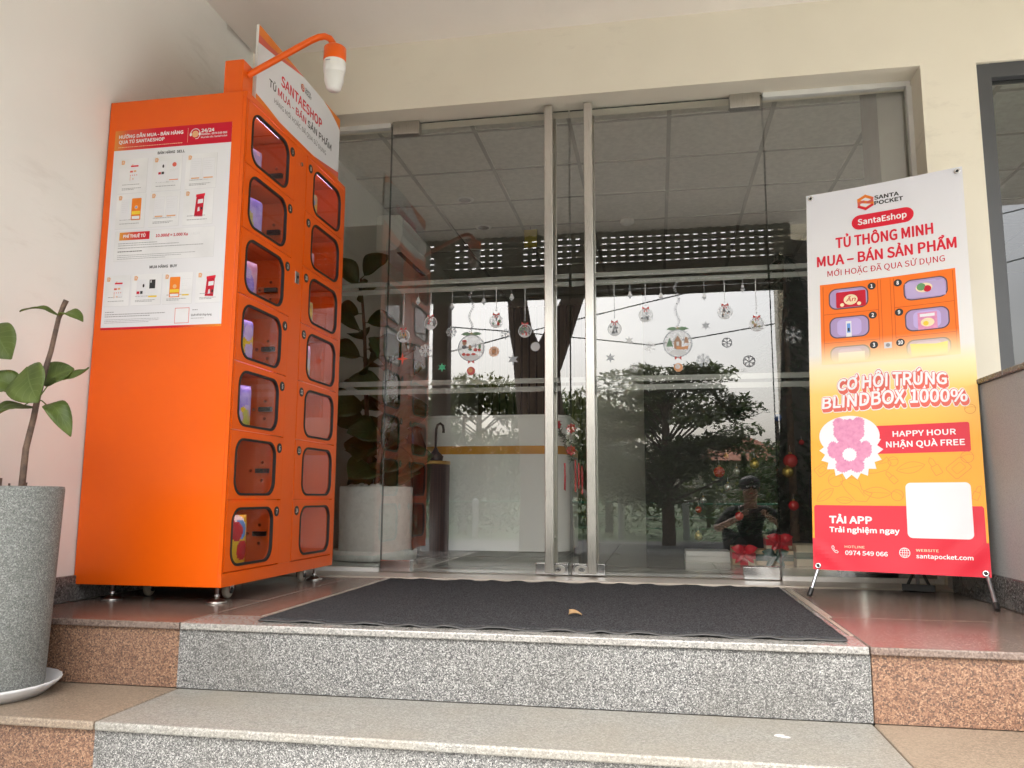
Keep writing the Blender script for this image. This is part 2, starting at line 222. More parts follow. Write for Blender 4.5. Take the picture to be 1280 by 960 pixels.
# ------------------------------------------------------------------ mesh helpers
ORG = {}
class MB:
    def __init__(s): s.v = []; s.f = []; s.m = []; s.mats = []; s.uv = []; s.smooth = []
    def mi(s, m):
        if m not in s.mats: s.mats.append(m)
        return s.mats.index(m)
    def add(s, vs, fs, m, sm=False, uv=None):
        o = len(s.v); s.v += [tuple(x) for x in vs]; k = s.mi(m)
        for q in fs: s.f.append(tuple(i+o for i in q)); s.m.append(k); s.smooth.append(sm)
        s.uv += (uv if uv else [(0, 0)]*len(vs)); return s
    def box(s, a, b, m, M=None):
        x0, y0, z0 = a; x1, y1, z1 = b
        vs = [Vector(p) for p in ((x0, y0, z0), (x1, y0, z0), (x1, y1, z0), (x0, y1, z0), (x0, y0, z1), (x1, y0, z1), (x1, y1, z1), (x0, y1, z1))]
        if M: vs = [M @ p for p in vs]
        return s.add(vs, [(0, 3, 2, 1), (4, 5, 6, 7), (0, 1, 5, 4), (1, 2, 6, 5), (2, 3, 7, 6), (3, 0, 4, 7)], m)
    def prism(s, poly, fn, d0, d1, m, sm=False):     # poly in 2D, fn(u,v,d) -> 3D
        n = len(poly); vs = [fn(a, b, d0) for a, b in poly] + [fn(a, b, d1) for a, b in poly]
        s.add(vs, [tuple(range(n)), tuple(range(2*n-1, n-1, -1))], m)
        s.add(vs, [(i, i+n, (i+1) % n+n, (i+1) % n) for i in range(n)], m, sm); return s
    def tube(s, pts, rad, m, n=10, cap=True, sm=True):
        pts = [Vector(p) for p in pts]; k = len(pts); rs = rad if isinstance(rad, (list, tuple)) else [rad]*k
        vs = []; prev = None
        for i, p in enumerate(pts):
            t = (pts[min(i+1, k-1)]-pts[max(i-1, 0)]).normalized()
            if prev is None:
                a = Vector((0, 0, 1)) if abs(t.z) < .9 else Vector((1, 0, 0)); x = a.cross(t).normalized()
            else: x = (prev - t*prev.dot(t)).normalized()
            prev = x; y = t.cross(x)
            vs += [p + (x*math.cos(2*math.pi*j/n)+y*math.sin(2*math.pi*j/n))*rs[i] for j in range(n)]
        fs = [(i*n+j, i*n+(j+1) % n, (i+1)*n+(j+1) % n, (i+1)*n+j) for i in range(k-1) for j in range(n)]
        s.add(vs, fs, m, sm)
        if cap: s.add(vs, [tuple(range(n-1, -1, -1)), tuple((k-1)*n+j for j in range(n))], m)
        return s
    def lathe(s, prof, c, m, n=32, sm=True, M=None, wob=None):
        vs = []
        for i, (rr, z) in enumerate(prof):
            for j in range(n):
                a = 2*math.pi*j/n; q = rr*(1+(wob(a, i) if wob else 0)); p = Vector((q*math.cos(a), q*math.sin(a), z)); p = (M @ p) if M else p; vs.append(p+Vector(c))
        k = len(prof); s.add(vs, [(i*n+j, i*n+(j+1) % n, (i+1)*n+(j+1) % n, (i+1)*n+j) for i in range(k-1) for j in range(n)], m, sm)
        if prof[0][0] > 1e-6: s.add(vs, [tuple(range(n-1, -1, -1))], m)
        if prof[-1][0] > 1e-6: s.add(vs, [tuple((k-1)*n+j for j in range(n))], m)
        return s
    def ball(s, c, rad, m, n=12, sc=(1, 1, 1)):
        prof = [(rad*math.sin(math.pi*i/n)+1e-7, -rad*math.cos(math.pi*i/n)) for i in range(n+1)]
        return s.lathe(prof, c, m, n*2, True, Matrix.Diagonal((*sc, 1)))
    def build(s, name, parent=None, bevel=0, seg=2, smooth_angle=None):
        me = bpy.data.meshes.new(name); o0 = ORG.get(parent.name, Vector((0, 0, 0))) if parent else Vector((0, 0, 0))
        me.from_pydata([tuple(Vector(p)-o0) for p in s.v], [], s.f)
        for m in s.mats: me.materials.append(MATS[m])
        me.polygons.foreach_set('material_index', s.m); me.polygons.foreach_set('use_smooth', s.smooth)
        if any(a != (0, 0) for a in s.uv):
            ul = me.uv_layers.new(name='UVMap')
            for l in me.loops: ul.data[l.index].uv = s.uv[l.vertex_index]
        me.update(); o = bpy.data.objects.new(name, me); COL.objects.link(o)
        if parent: o.parent = parent
        ORG[o.name] = o0
        if bevel:
            bm = bmesh.new(); bm.from_mesh(me); bmesh.ops.remove_doubles(bm, verts=bm.verts, dist=1e-5); bm.to_mesh(me); bm.free()
            b = o.modifiers.new('bevel', 'BEVEL'); b.width = bevel; b.segments = seg; b.limit_method = 'ANGLE'; b.angle_limit = R_(40)
        return o
def tag(o, label=None, cat=None, group=None, kind=None):
    if label: o['label'] = label
    if cat: o['category'] = cat
    if group: o['group'] = group
    if kind: o['kind'] = kind
    return o
def thing(name, label, cat, loc, group=None, rotz=0, rot=None, local=False):
    o = bpy.data.objects.new(name, None); COL.objects.link(o); o.location = loc
    o.rotation_euler = rot if rot else (0, 0, rotz); o.empty_display_size = .1
    ORG[o.name] = Vector((0, 0, 0)) if local else Vector(loc); return tag(o, label, cat, group)
def rrect(x0, z0, x1, z1, rad, n=6):
    out = []
    for cx, cz, a0 in ((x1-rad, z1-rad, 0), (x0+rad, z1-rad, 90), (x0+rad, z0+rad, 180), (x1-rad, z0+rad, 270)):
        for i in range(n+1): a = R_(a0+90*i/n); out.append((cx+rad*math.cos(a), cz+rad*math.sin(a)))
    return out
def circ(cx, cz, rx, n=24, rz=None): return [(cx+rx*math.cos(2*math.pi*i/n), cz+(rz or rx)*math.sin(2*math.pi*i/n)) for i in range(n)]

# text -> flat polygons
try: FONT = bpy.data.fonts.load(os.path.join(bpy.utils.system_resource('DATAFILES', path='fonts'), 'Noto Sans CJK Regular.woff2'))
except Exception: FONT = None
_tc = {}
def text_polys(body, shear=0):
    key = (body, shear)
    if key not in _tc:
        c = bpy.data.curves.new('lettering', 'FONT'); c.body = body; c.resolution_u = 3; c.shear = shear
        if FONT: c.font = FONT
        o = bpy.data.objects.new('lettering', c); COL.objects.link(o); bpy.context.view_layer.update()
        dg = bpy.context.evaluated_depsgraph_get(); oe = o.evaluated_get(dg); me = oe.to_mesh()
        vs = [(v.co.x, v.co.y) for v in me.vertices]; fs = [tuple(p.vertices) for p in me.polygons]
        oe.to_mesh_clear(); bpy.data.objects.remove(o); bpy.data.curves.remove(c); _tc[key] = (vs, fs)
    return _tc[key]
_h = text_polys('H'); CAP = max(y for x, y in _h[0])-min(y for x, y in _h[0])
class Print:
    """flat print in its own u,v plane: base sheet plus inks laid in thin layers"""
    def __init__(s, fn, step=.0003): s.mb = MB(); s.fn = fn; s.step = step
    def poly(s, pts, layer, m): s.mb.add([s.fn(a, b, layer*s.step) for a, b in pts], [tuple(range(len(pts)))], m)
    def rect(s, u0, v0, u1, v1, layer, m, nu=1, nv=1):
        for i in range(nu):
            for j in range(nv):
                a0 = u0+(u1-u0)*i/nu; a1 = u0+(u1-u0)*(i+1)/nu; b0 = v0+(v1-v0)*j/nv; b1 = v0+(v1-v0)*(j+1)/nv
                s.poly([(a0, b0), (a1, b0), (a1, b1), (a0, b1)], layer, m)
    def text(s, body, u0, u1, v, cap, layer, m, bold=0, shear=0, tf=None):
        vs, fs = text_polys(body, shear)
        if not vs: return
        x0 = min(x for x, y in vs); x1 = max(x for x, y in vs); sy = cap/CAP; bw = bold*.5*sy
        sx = (u1-u0-2*bw)/(x1-x0); pts = [(u0+bw+(x-x0)*sx, v+y*sy) for x, y in vs]
        n = 0 if bold == 0 else (8 if bold < .04 else 16)
        for k in range(n+1):        # heavier strokes: the same outline printed again a hair to every side
            dx, dy = (0, 0) if k == n else (bw*math.cos(2*math.pi*k/n), bw*math.sin(2*math.pi*k/n))
            q = [(a+dx, b+dy) for a, b in pts]
            if tf: q = [tf(*p) for p in q]
            s.mb.add([s.fn(a, b, (layer+.02*k)*s.step) for a, b in q], fs, m)
    def stroke(s, pts, w, layer, m, closed=False):
        n = len(pts)
        for i in range(n if closed else n-1):
            a = Vector(pts[i]); b = Vector(pts[(i+1) % n]); d = b-a
            if d.length < 1e-6: continue
            d.normalize(); e = d*w*.4; k = Vector((-d.y, d.x))*w*.5
            s.poly([tuple(a-e-k), tuple(b+e-k), tuple(b+e+k), tuple(a-e+k)], layer, m)
    def lines(s, u0, u1, v, h, layer, m, rows=1, gap=.006, ragged=.6):
        for q in range(rows):
            w = (u1-u0)*(1 if q == 0 else random.uniform(ragged, 1)); x = u0
            while x < u0+w:
                l = random.uniform(.004, .012); s.rect(x, v-q*gap, min(x+l, u0+w), v-q*gap+h, layer, m); x += l+.0016
# ------------------------------------------------------------------ ground and road
def sheet(name, x0, y0, x1, y1, z, m): 
    o = MB().add([(x0, y0, z), (x1, y0, z), (x1, y1, z), (x0, y1, z)], [(0, 1, 2, 3)], m).build(name); return tag(o, kind='structure')
GZ = -.38
sheet('ground', -400, -400, 400, 400, GZ, 'lawn')
sheet('pavement', -30, -3.2, 30, 12, GZ+.004, 'paving')
sheet('road', -200, -6.4, 200, -3.2, GZ+.002, 'tarmac')

# ------------------------------------------------------------------ building
bld = thing('office_building', 'cream plastered building with glass doors set back under a deep porch', 'building', (-.4, 3.7, 0))
b = MB()
FY0, FY1 = 3.70, 3.94
b.box((-2.10, FY0, 2.345), (1.226, FY1, 3.6), 'beige_paint').box((1.226, FY0, 0), (1.462, FY1, 3.6), 'beige_paint')
b.box((1.462, FY0, 2.335), (3.4, FY1, 3.6), 'beige_paint').box((1.462, FY0, GZ), (3.4, FY1, .80), 'beige_paint').box((3.4, FY0, GZ), (5.2, FY1, 3.6), 'beige_paint')
b.build('facade_wall', bld)
MB().box((-2.30, .755, GZ), (-2.07, 3.385, 3.6), 'pink_paint').box((-2.30, 3.385, GZ), (-2.10, 9.6, 3.6), 'pink_paint').build('side_wall', bld, .004)
MB().tube([(-2.085, 3.392, .1), (-2.085, 3.392, 2.70)], .006, 'pink_paint', 8).build('surface_conduit', bld)
MB().box((-2.0695, .7505, 2.712), (4.2, 3.70, 2.86), 'ceiling_paint').build('porch_ceiling', bld)
MB().box((-2.30, .60, 2.80), (4.2, .75, 3.6), 'beige_paint').build('fascia', bld)
MB().box((-2.05, .44, GZ), (-1.905, .58, 3.4), 'post_brown').build('porch_post', bld, .006)
MB().box((1.165, -.32, GZ), (1.47, -.08, 3.6), 'beige_paint').build('porch_column', bld, .006)
s = MB(); x0, x1 = -2.06, 1.16
def slat(z0, z1, xa=x0, xb=x1): s.box((xa, .80, z0), (xb, .812, z1), 'shutter_metal')
for k in range(4): slat(2.115+k*.0665, 2.115+(k+1)*.0665-.004)
z = 2.381-.0005
for k in range(6):
    slat(z, z+.044)
    n = int((x1-x0)/.079)
    for i in range(n+1):
        a = x0+i*.079; slat(z+.044, z+.056, a, min(a+.040, x1))
    z += .056
s.build('roller_shutter', bld)
MB().box((-2.07, 2.26, .002), (-2.056, 3.385, .092), 'dark_skirting').box((-2.10, 3.385, .002), (-2.086, 3.70, .092), 'dark_skirting').build('skirting', bld, .003)
# shop interior
MB().box((-2.10, 3.62, -.3), (1.226, 3.905, .006), 'pale_border').build('threshold', bld, .003)
fl = MB(); 
for i in range(9):
    for j in range(10):
        xa = -2.1+.6*i+(.0015); ya = 3.906+.6*j
        fl.box((xa, ya, -.1), (min(xa+.597, 3.3), ya+.597, .003), 'interior_floor')
plain('interior_floor', (.52, .52, .48), .12, scale=2, c2=(.48, .48, .44), spec=.55)
fl.build('interior_floor', bld)
IZ = 2.65
ic = MB().box((-2.1, 3.94, IZ), (3.3, 9.9, IZ+.05), 'tile_ceiling').build('interior_ceiling', bld)
g = MB()
for k in range(-3, 6): g.box((.115+.6*k-.013, 3.94, IZ-.006), (.115+.6*k+.013, 9.4, IZ), 'tbar')
for k in range(-1, 9): g.box((-2.1, 4.63+.6*k-.012, IZ-.004), (3.3, 4.63+.6*k+.012, IZ-.0001), 'tbar')
g.build('ceiling_grid', ic)
MB().box((-.52, 6.62, .003), (-.08, 6.75, 2.06), 'interior_white').build('partition_wall', bld)
MB().box((-2.1, 9.4, .003), (3.3, 9.5, IZ), 'dark_panel').box((3.3, 3.94, .003), (3.4, 9.5, IZ), 'interior_white').build('interior_wall', bld)
w = MB()
for k in range(60): w.box((-2.1+k*.09, 9.30, .05), (-2.1+k*.09+.062, 9.34, IZ), 'slat_brown')
w.box((-2.1, 9.34, .003), (3.3, 9.38, IZ), 'dark_panel'); w.build('slat_wall', bld)
MB().box((-.0885, 6.05, .003), (3.299, 6.1, 1.97), 'dark_panel').build('unlit_depth_panel', bld)  # near-black panel standing in for the unlit depth of the room
MB().box((1.10, 3.95, .003), (1.226, 4.25, IZ), 'pillar_paint').build('interior_pillar', bld)
# glazing
GY = 3.85
def pane(mb, x0, z0, x1, z1, y0=GY-.006, y1=GY+.006, mat='door_glass', edge='glass_edge'):
    vs = [(x0, y0, z0), (x1, y0, z0), (x1, y1, z0), (x0, y1, z0), (x0, y0, z1), (x1, y0, z1), (x1, y1, z1), (x0, y1, z1)]
    mb.add(vs, [(0, 1, 5, 4), (2, 3, 7, 6)], mat); mb.add(vs, [(0, 3, 2, 1), (4, 5, 6, 7), (1, 2, 6, 5), (3, 0, 4, 7)], edge)
BANDS = [(1.455, 1.480), (1.414, 1.440), (.931, .957), (.889, .915)]
def bands(x0, x1, parent):
    for z0, z1 in BANDS:
        MB().box((x0, GY+.0065, z0), (x1, GY+.0072, z1), 'frost_film').build('frosted_strip', parent)
for x0, x1 in ((-2.09, -1.357), (.546, 1.222)):
    m = MB(); pane(m, x0, .02, x1, 2.33); p = m.build('fixed_glass_panel', bld); bands(x0+.003, x1, p)
    for bx in (((x0, GY-.018, .006), (x1, GY+.018, .026)), ((x0, GY-.018, 2.318), (x1, GY+.018, 2.345)), ((1.203, GY-.018, .0262), (1.226, GY+.018, 2.3178))):
        if bx[0][0] < 1.2 or x0 > 0: MB().box(*bx, 'white_alu').build('glazing_channel', p, .002)
for x0, x1, hx, lx, px in ((-1.352, -.4105, -.503, (-.577, -.421), (-1.352, -1.194)), (-.4035, .541, -.305, (-.405, -.248), (.378, .537))):
    m = MB(); pane(m, x0, .012, x1, 2.338); d = m.build('glass_door', bld); bands(x0+.003, x1-.003, d)
    h = MB()
    for ya, yb in ((3.762, 3.790), (3.912, 3.938)): h.box((hx-.021, ya, .024), (hx+.021, yb, 2.332), 'stainless')
    for z in (.18, .75, 1.5, 2.18): h.tube([(hx, 3.789, z), (hx, 3.843, z)], .010, 'steel_polished', 12).tube([(hx, 3.857, z), (hx, 3.913, z)], .010, 'steel_polished', 12)
    h.build('pull_handle', d, .003)
    k = MB().box((lx[0], 3.822, .010), (lx[1], 3.878, .066), 'steel_polished'); cxk = (lx[0]+lx[1])/2+(.03 if hx < -.4 else -.03)
    k.build('bottom_lock', d, .004)
    e = MB(); e.prism(circ(cxk, .038, .034, 24, .02), lambda a, b_, dd: (a, dd, b_), 3.816, 3.8225, 'stainless'); e.prism(circ(cxk, .038, .016, 16, .010), lambda a, b_, dd: (a, dd, b_), 3.813, 3.8165, 'steel_polished'); e.box((cxk-.007, 3.8115, .0355), (cxk+.007, 3.8135, .0405), 'black_plastic'); e.build('lock_cylinder', d)
    MB().box((px[0], 3.822, .008), (px[1], 3.878, .066), 'steel_polished').build('bottom_patch_fitting', d, .004)
    MB().box((px[0]+.01, 3.822, 2.272), (px[1]-.005, 3.878, 2.344), 'stainless').build('top_patch_fitting', d, .003)
# the window to the right of the entrance
wf = MB(); a0, a1, zb, zt = 1.462, 3.4, .80, 2.335
wf.box((a0, 3.715, zb), (a0+.062, 3.80, zt), 'dark_alu').box((a0+.062, 3.715, zt-.068), (a1, 3.80, zt), 'dark_alu').box((a0+.062, 3.715, zb), (a1, 3.80, zb+.06), 'dark_alu').box((a1-.06, 3.715, zb+.06), (a1, 3.80, zt-.068), 'dark_alu').box((2.40, 3.72, zb+.06), (2.46, 3.80, zt-.068), 'dark_alu')
win = wf.build('window', bld, .003)
m = MB(); pane(m, a0+.062, zb+.06, 2.40, zt-.068, 3.752, 3.760, 'window_glass'); pane(m, 2.46, zb+.06, a1-.06, zt-.068, 3.752, 3.760, 'window_glass'); m.build('window_pane', win)

# ------------------------------------------------------------------ entrance steps
st = thing('entrance_steps', 'wide granite entrance steps, speckled grey in the middle and salmon red at both ends', 'steps', (-.4, 2.2, GZ))
JL, JR = -1.415, .527
def slabs(name, rows, bev=.003):
    for m, x0, y0, z0, x1, y1, z1 in rows: MB().box((x0, y0, z0), (x1, y1, z1), m).build(name, st, bev)
slabs('landing_slab', [('polished_grey', JL+.0015, 2.245, -.02, JR-.0015, 2.415, 0), ('polished_red', -2.07, 2.245, -.02, JL-.0015, 2.765, 0), ('polished_red', JR+.0015, 2.245, -.02, 1.19, 2.765, 0),
  ('polished_grey', JL+.19, 2.418, -.02, JR-.012, 3.618, -.0005), ('polished_red', JL-.0015+.003, 2.418, -.02, JL+.172, 3.618, -.0005),
  ('polished_red', -2.10, 2.768, -.02, JL-.0015, 3.618, -.0005), ('polished_red', JR+.0155, 2.768, -.02, 1.19, 3.618, -.0005)], .0035)
for xa, xb, ya in ((JR-.0105, JR-.0005, 2.418), (JR+.001, JR+.0135, 2.768), (JL+.174, JL+.188, 2.418)): MB().box((xa, ya, -.02), (xb, 3.618, .0005), 'pale_border').build('border_strip', st)
slabs('riser', [('grey_granite', JL-.005, 2.257, -.189, JR+.002, 2.40, -.021), ('red_granite', -2.07, 2.259, -.189, JL-.007, 2.40, -.021), ('red_granite', JR+.005, 2.258, -.189, 2.6, 2.40, -.021)], 0)
slabs('tread', [('grey_tread', JL+.0015, 1.893, -.212, JR-.0015, 2.256, -.19), ('red_tread', -2.07, 1.893, -.212, JL-.0015, 2.258, -.19), ('red_tread', JR+.0015, 1.893, -.212, 2.6, 2.257, -.19)], .005)
slabs('riser', [('grey_granite', JL-.005, 1.908, GZ, JR+.002, 2.05, -.213), ('red_granite', -2.07, 1.910, GZ, JL-.007, 2.05, -.213), ('red_granite', JR+.005, 1.909, GZ, 2.6, 2.05, -.213)], 0)
MB().box((-2.07, 2.30, GZ), (1.19, 3.62, -.022), 'grout').build('foundation', st)
MB().box((1.41, 2.36, GZ), (2.6, 3.69, -.004), 'polished_red').build('side_landing', st)

pw = thing('parapet_wall', 'low grey polished stone wall with dark coping, right of the standing banner', 'low wall', (1.3, 3, 0))
MB().box((1.19, 2.37, -.02), (1.40, 3.698, .798), 'parapet_granite').build('wall_face', pw, .003)
MB().box((1.178, 2.355, .798), (1.412, 3.699, .818), 'dark_skirting').build('coping', pw, .004)
MB().box((1.176, 2.37, .0015), (1.1895, 3.60, .108), 'dark_skirting').build('skirting', pw, .003)

# ------------------------------------------------------------------ doormat, dry leaf
mm = MB(); nx, ny = 120, 50
def mat_pt(i, j):
    x = -1.192+1.678*i/nx; y = 2.315+1.2*j/ny;
    ed = max(0, 1-j/2.5)+max(0, (j-(ny-2.5))/2.5); z = .009+.0035*ed*math.sin(i*.62+1.3*math.sin(i*.17))*(1 if -1.1 < x < .3 else .3)+.0006*math.sin(i*1.9+j*.9)
    y += .002*math.sin(i*.5)*ed; return (x, y, z)
vs = [mat_pt(i, j) for j in range(ny+1) for i in range(nx+1)]
mm.add(vs, [(j*(nx+1)+i, j*(nx+1)+i+1, (j+1)*(nx+1)+i+1, (j+1)*(nx+1)+i) for j in range(ny) for i in range(nx)], 'mat_fibre', True)
mat = tag(mm.build('doormat'), 'large charcoal doormat with rippled edges lying before the glass doors', 'doormat')
md = mat.modifiers.new('thickness', 'SOLIDIFY'); md.thickness = .007; md.offset = -1
for j in (0, ny):
    rim = MB()
    off = -.012 if j == 0 else .0; pts = [mat_pt(i, j) for i in range(nx+1)]
    rim.add([(p[0], p[1]-.014 if j == 0 else p[1]+.014, p[2]-.004) for p in pts]+[(p[0], p[1], p[2]-.001) for p in pts], [(i, i+1, nx+2+i, nx+1+i) for i in range(nx)], 'mat_rubber', True)
    ro = rim.build('rubber_rim', mat); md = ro.modifiers.new('thickness', 'SOLIDIFY'); md.thickness = .003; md.offset = -1

lf = MB(); n = 7; vs = []
for i in range(n):
    t = i/(n-1); w = .013*(1-t)**.7+.001
    for sgn in (-1, 0, 1): vs.append((-.28+.042*t, 2.553-.010*t+sgn*w*.7, .0125+.012*(sgn > 0)*(1-t)+.006*math.sin(t*3)+.004*abs(sgn)))
lf.add(vs, [(i*3+k, i*3+k+1, i*3+k+4, i*3+k+3) for i in range(n-1) for k in (0, 1)], 'dry_leaf', True)
o = tag(lf.build('dry_leaf'), 'small curled dry tan leaf lying on the doormat', 'leaf'); o.modifiers.new('t', 'SOLIDIFY').thickness = .0008
c_ = MB().prism([(.265, 2.10), (.29, 2.088), (.30, 2.09), (.285, 2.102), (.288, 2.108), (.27, 2.108)], lambda a, b_, d: (a, b_, d), -.19, -.188, 'chip')
tag(c_.build('paper_scrap'), 'tiny torn white scrap on the grey lower step', 'litter')
# ------------------------------------------------------------------ locker cabinet
LY0, LY1, LX0, LX1, LZ0, LZ1 = 2.600, 3.565, -2.065, -1.49, .06, 1.89
lk = thing('vending_locker', 'tall orange vending locker with fourteen glazed numbered doors, header sign and camera arm', 'locker', (-1.78, 3.08, 0))
OP = 'orange_paint'; OI = 'orange_inside'
ZB = [1.861, 1.611, 1.362, 1.111, .861, .611, .361, .110]
b = MB()
b.box((LX0, LY0, LZ0), (LX1-.015, LY0+.012, LZ1), OP).box((LX0, LY1-.012, LZ0), (LX1-.015, LY1, LZ1), OP)
b.box((LX0, LY0+.012, LZ1-.012), (LX1-.015, LY1-.012, LZ1), OP).box((LX0, LY0+.012, LZ0), (LX1-.015, LY1-.012, LZ0+.012), OP).box((LX0, LY0+.012, LZ0+.012), (LX0+.012, LY1-.012, LZ1-.012), OI)
b.build('cabinet_body', lk, .0025)
b = MB()
b.box((LX1-.015, LY0, LZ0), (LX1, LY1, .107), OP).box((LX1-.015, LY0, 1.864), (LX1, LY1, LZ1), OP).box((LX1-.015, LY0, .107), (LX1, 2.609, 1.864), OP).box((LX1-.015, 3.016, .107), (LX1, 3.127, 1.864), OP).box((LX1-.015, 3.536, .107), (LX1, LY1, 1.864), OP)
b.build('face_frame', lk, .002)
b = MB()
for ya, yb in ((2.614, 3.020), (3.122, 3.551)):
    for z in ZB[1:-1]: b.box((LX0+.013, ya, z-.004), (LX1-.018, yb, z+.004), OI)
b.box((LX0+.013, 3.020, .075), (LX1-.0155, 3.028, 1.875), OI).box((LX0+.013, 3.114, .075), (LX1-.0155, 3.122, 1.875), OI)
b.build('shelf_insert', lk)
px = lambda a, z, d: (d, a, z)
def ring(mb, outer_rect, inner, x0, x1, m):
    (a0, z0, a1, z1) = outer_rect; cx, cz = (a0+a1)/2, (z0+z1)/2; hw, hh = (a1-a0)/2, (z1-z0)/2; out = []
    for (a, z) in inner:
        dx, dz = a-cx, z-cz; s = min(hw/abs(dx) if abs(dx) > 1e-9 else 1e9, hh/abs(dz) if abs(dz) > 1e-9 else 1e9); out.append([cx+dx*s, cz+dz*s])
    for sx in (-1, 1):
        for sz in (-1, 1):
            k = min(range(len(out)), key=lambda i: (out[i][0]-cx-sx*hw)**2+(out[i][1]-cz-sz*hh)**2); out[k] = [cx+sx*hw, cz+sz*hh]
    band(mb, out, inner, x0, x1, m)
def band(mb, out, inner, x0, x1, m):
    n = len(out); vs = [px(*p, x1) for p in out]+[px(*p, x1) for p in inner]+[px(*p, x0) for p in out]+[px(*p, x0) for p in inner]
    fs = []
    for i in range(n):
        j = (i+1) % n; fs += [(i, j, n+j, n+i), (n+i, n+j, 3*n+j, 3*n+i), (2*n+i, i+0, j, 2*n+j), (2*n+j, 3*n+j, 3*n+i, 2*n+i)]
    mb.add(vs, [f_ for f_ in fs], m)
for c, (ya, yb) in enumerate(((2.611, 3.014), (3.129, 3.534))):
    for k in range(7):
        za, zb = ZB[k+1]+.002, ZB[k]-.002; yc = (2.799, 3.3525)[c]; zc = (ZB[k]+ZB[k+1])/2-.005
        inner = rrect(yc-.1515, zc-.100, yc+.1515, zc+.100, .052, 7)
        d = MB(); ring(d, (ya, za, yb, zb), inner, LX1-.013, LX1+.0012, OP); d = d.build('locker_door', lk)
        g = MB(); band(g, rrect(yc-.1555, zc-.104, yc+.1555, zc+.104, .056, 7), rrect(yc-.147, zc-.0955, yc+.147, zc+.0955, .048, 7), LX1-.006, LX1+.0045, 'black_rubber'); g.build('window_seal', d)
        p = MB(); pn = rrect(yc-.149, zc-.0975, yc+.149, zc+.0975, .05, 7); n = len(pn)
        p.add([px(*q, LX1-.0025) for q in pn]+[px(*q, LX1-.0055) for q in pn], [tuple(range(n)), tuple(range(2*n-1, n-1, -1))], 'pane_glass'); p.build('window_pane', d)
        num = str(1+k+7*c); by, bz = (2.983, 3.163)[c], zb-.044
        q = MB(); q.prism(circ(by, bz, .0195, 28), px, LX1+.0015, LX1+.0032, 'black_ink')
        pr = Print(lambda a, z, t: (LX1+.0035+t, a, z)); w = .011 if len(num) == 1 else .021
        if num == '1': w = .006
        pr.text(num, by-w/2, by+w/2, bz-.0085, .017, 1, 'white_ink', .02); 
        q.add(pr.mb.v, pr.mb.f, 'white_ink'); q.build('number_badge', d)
        MB().box((LX1-.034, yc-.13, ZB[k]-.0105), (LX1-.020, yc+.13, ZB[k]-.0045 if k else ZB[k]-.004), 'led_violet' if (c == 0 and k < 5) or (c == 1 and k in (0, 1, 3)) else 'led_white').build('led_strip', lk)
        if c == 0:
            t = MB().box((-1.60, 3.004, zc-.014), (-1.545, 3.0195, zc+.004), 'black_plastic')
            for x_, z_ in ((-1.575, .034), (-1.575, -.038), (-1.625, .0)): t.tube([(x_, 3.0195, zc-.005+z_), (x_, 3.014, zc-.005+z_)], .006, 'steel_polished', 10)
            t.build('latch', d)
o = MB().box((LX1+.0004, 3.058, 1.268), (LX1+.004, 3.092, 1.318), 'stainless').prism(circ(3.075, 1.296, .007, 14), px, LX1+.004, LX1+.008, 'black_plastic'); o.build('key_lock', lk, .001)
MB().prism(circ(3.071, 1.797, .009, 16), px, LX1, LX1+.006, 'steel_polished').build('reset_button', lk)
# instruction poster on the side panel
PX, PZ, PW, PH = -2.035, .985, .49, .785
P = Print(lambda a, b_, d: (PX+a, LY0-.0006-d, PZ+b_), .00025)
P.rect(0, 0, PW, PH, 0, 'white_print'); P.rect(0, .704, PW, PH, 1, 'poster_bar'); P.rect(0, 0, PW, .009, 1, 'poster_bar_rev')
P.text('HƯỚNG DẪN MUA - BÁN HÀNG', .017, .289, .753, .0125, 2, 'white_ink', .03); P.text('QUA TỦ SANTAESHOP', .018, .212, .732, .0125, 2, 'white_ink', .03); P.lines(.017, .288, .7155, .0018, 2, 'cream_ink')
P.rect(.3085, .716, .3095, .774, 2, 'cream_ink')
P.poly(circ(.34, .747, .0135), 2, 'tan_ink'); P.stroke([(.34+.019*math.cos(R_(a)), .749+.019*math.sin(R_(a))) for a in range(-10, 191, 20)], .003, 3, 'white_ink'); P.poly(circ(.3215, .746, .0045, 12, .007), 4, 'white_ink'); P.poly(circ(.3585, .746, .0045, 12, .007), 4, 'white_ink'); P.stroke([(.3585, .739), (.352, .729), (.342, .728)], .0022, 3, 'white_ink')
P.text('24/24', .364, .418, .7525, .0125, 2, 'white_ink', .035); P.text('Hotline : 0974 549 066', .364, .471, .7405, .0075, 2, 'white_ink', .02); P.text('Mua bán tức: SantaPocket', .364, .472, .7285, .0065, 2, 'white_ink', .015)
P.text('BÁN HÀNG  SELL', .187, .301, .678, .0098, 1, 'black_ink', .03); P.text('MUA HÀNG  BUY', .186, .299, .230, .0098, 1, 'black_ink', .03)
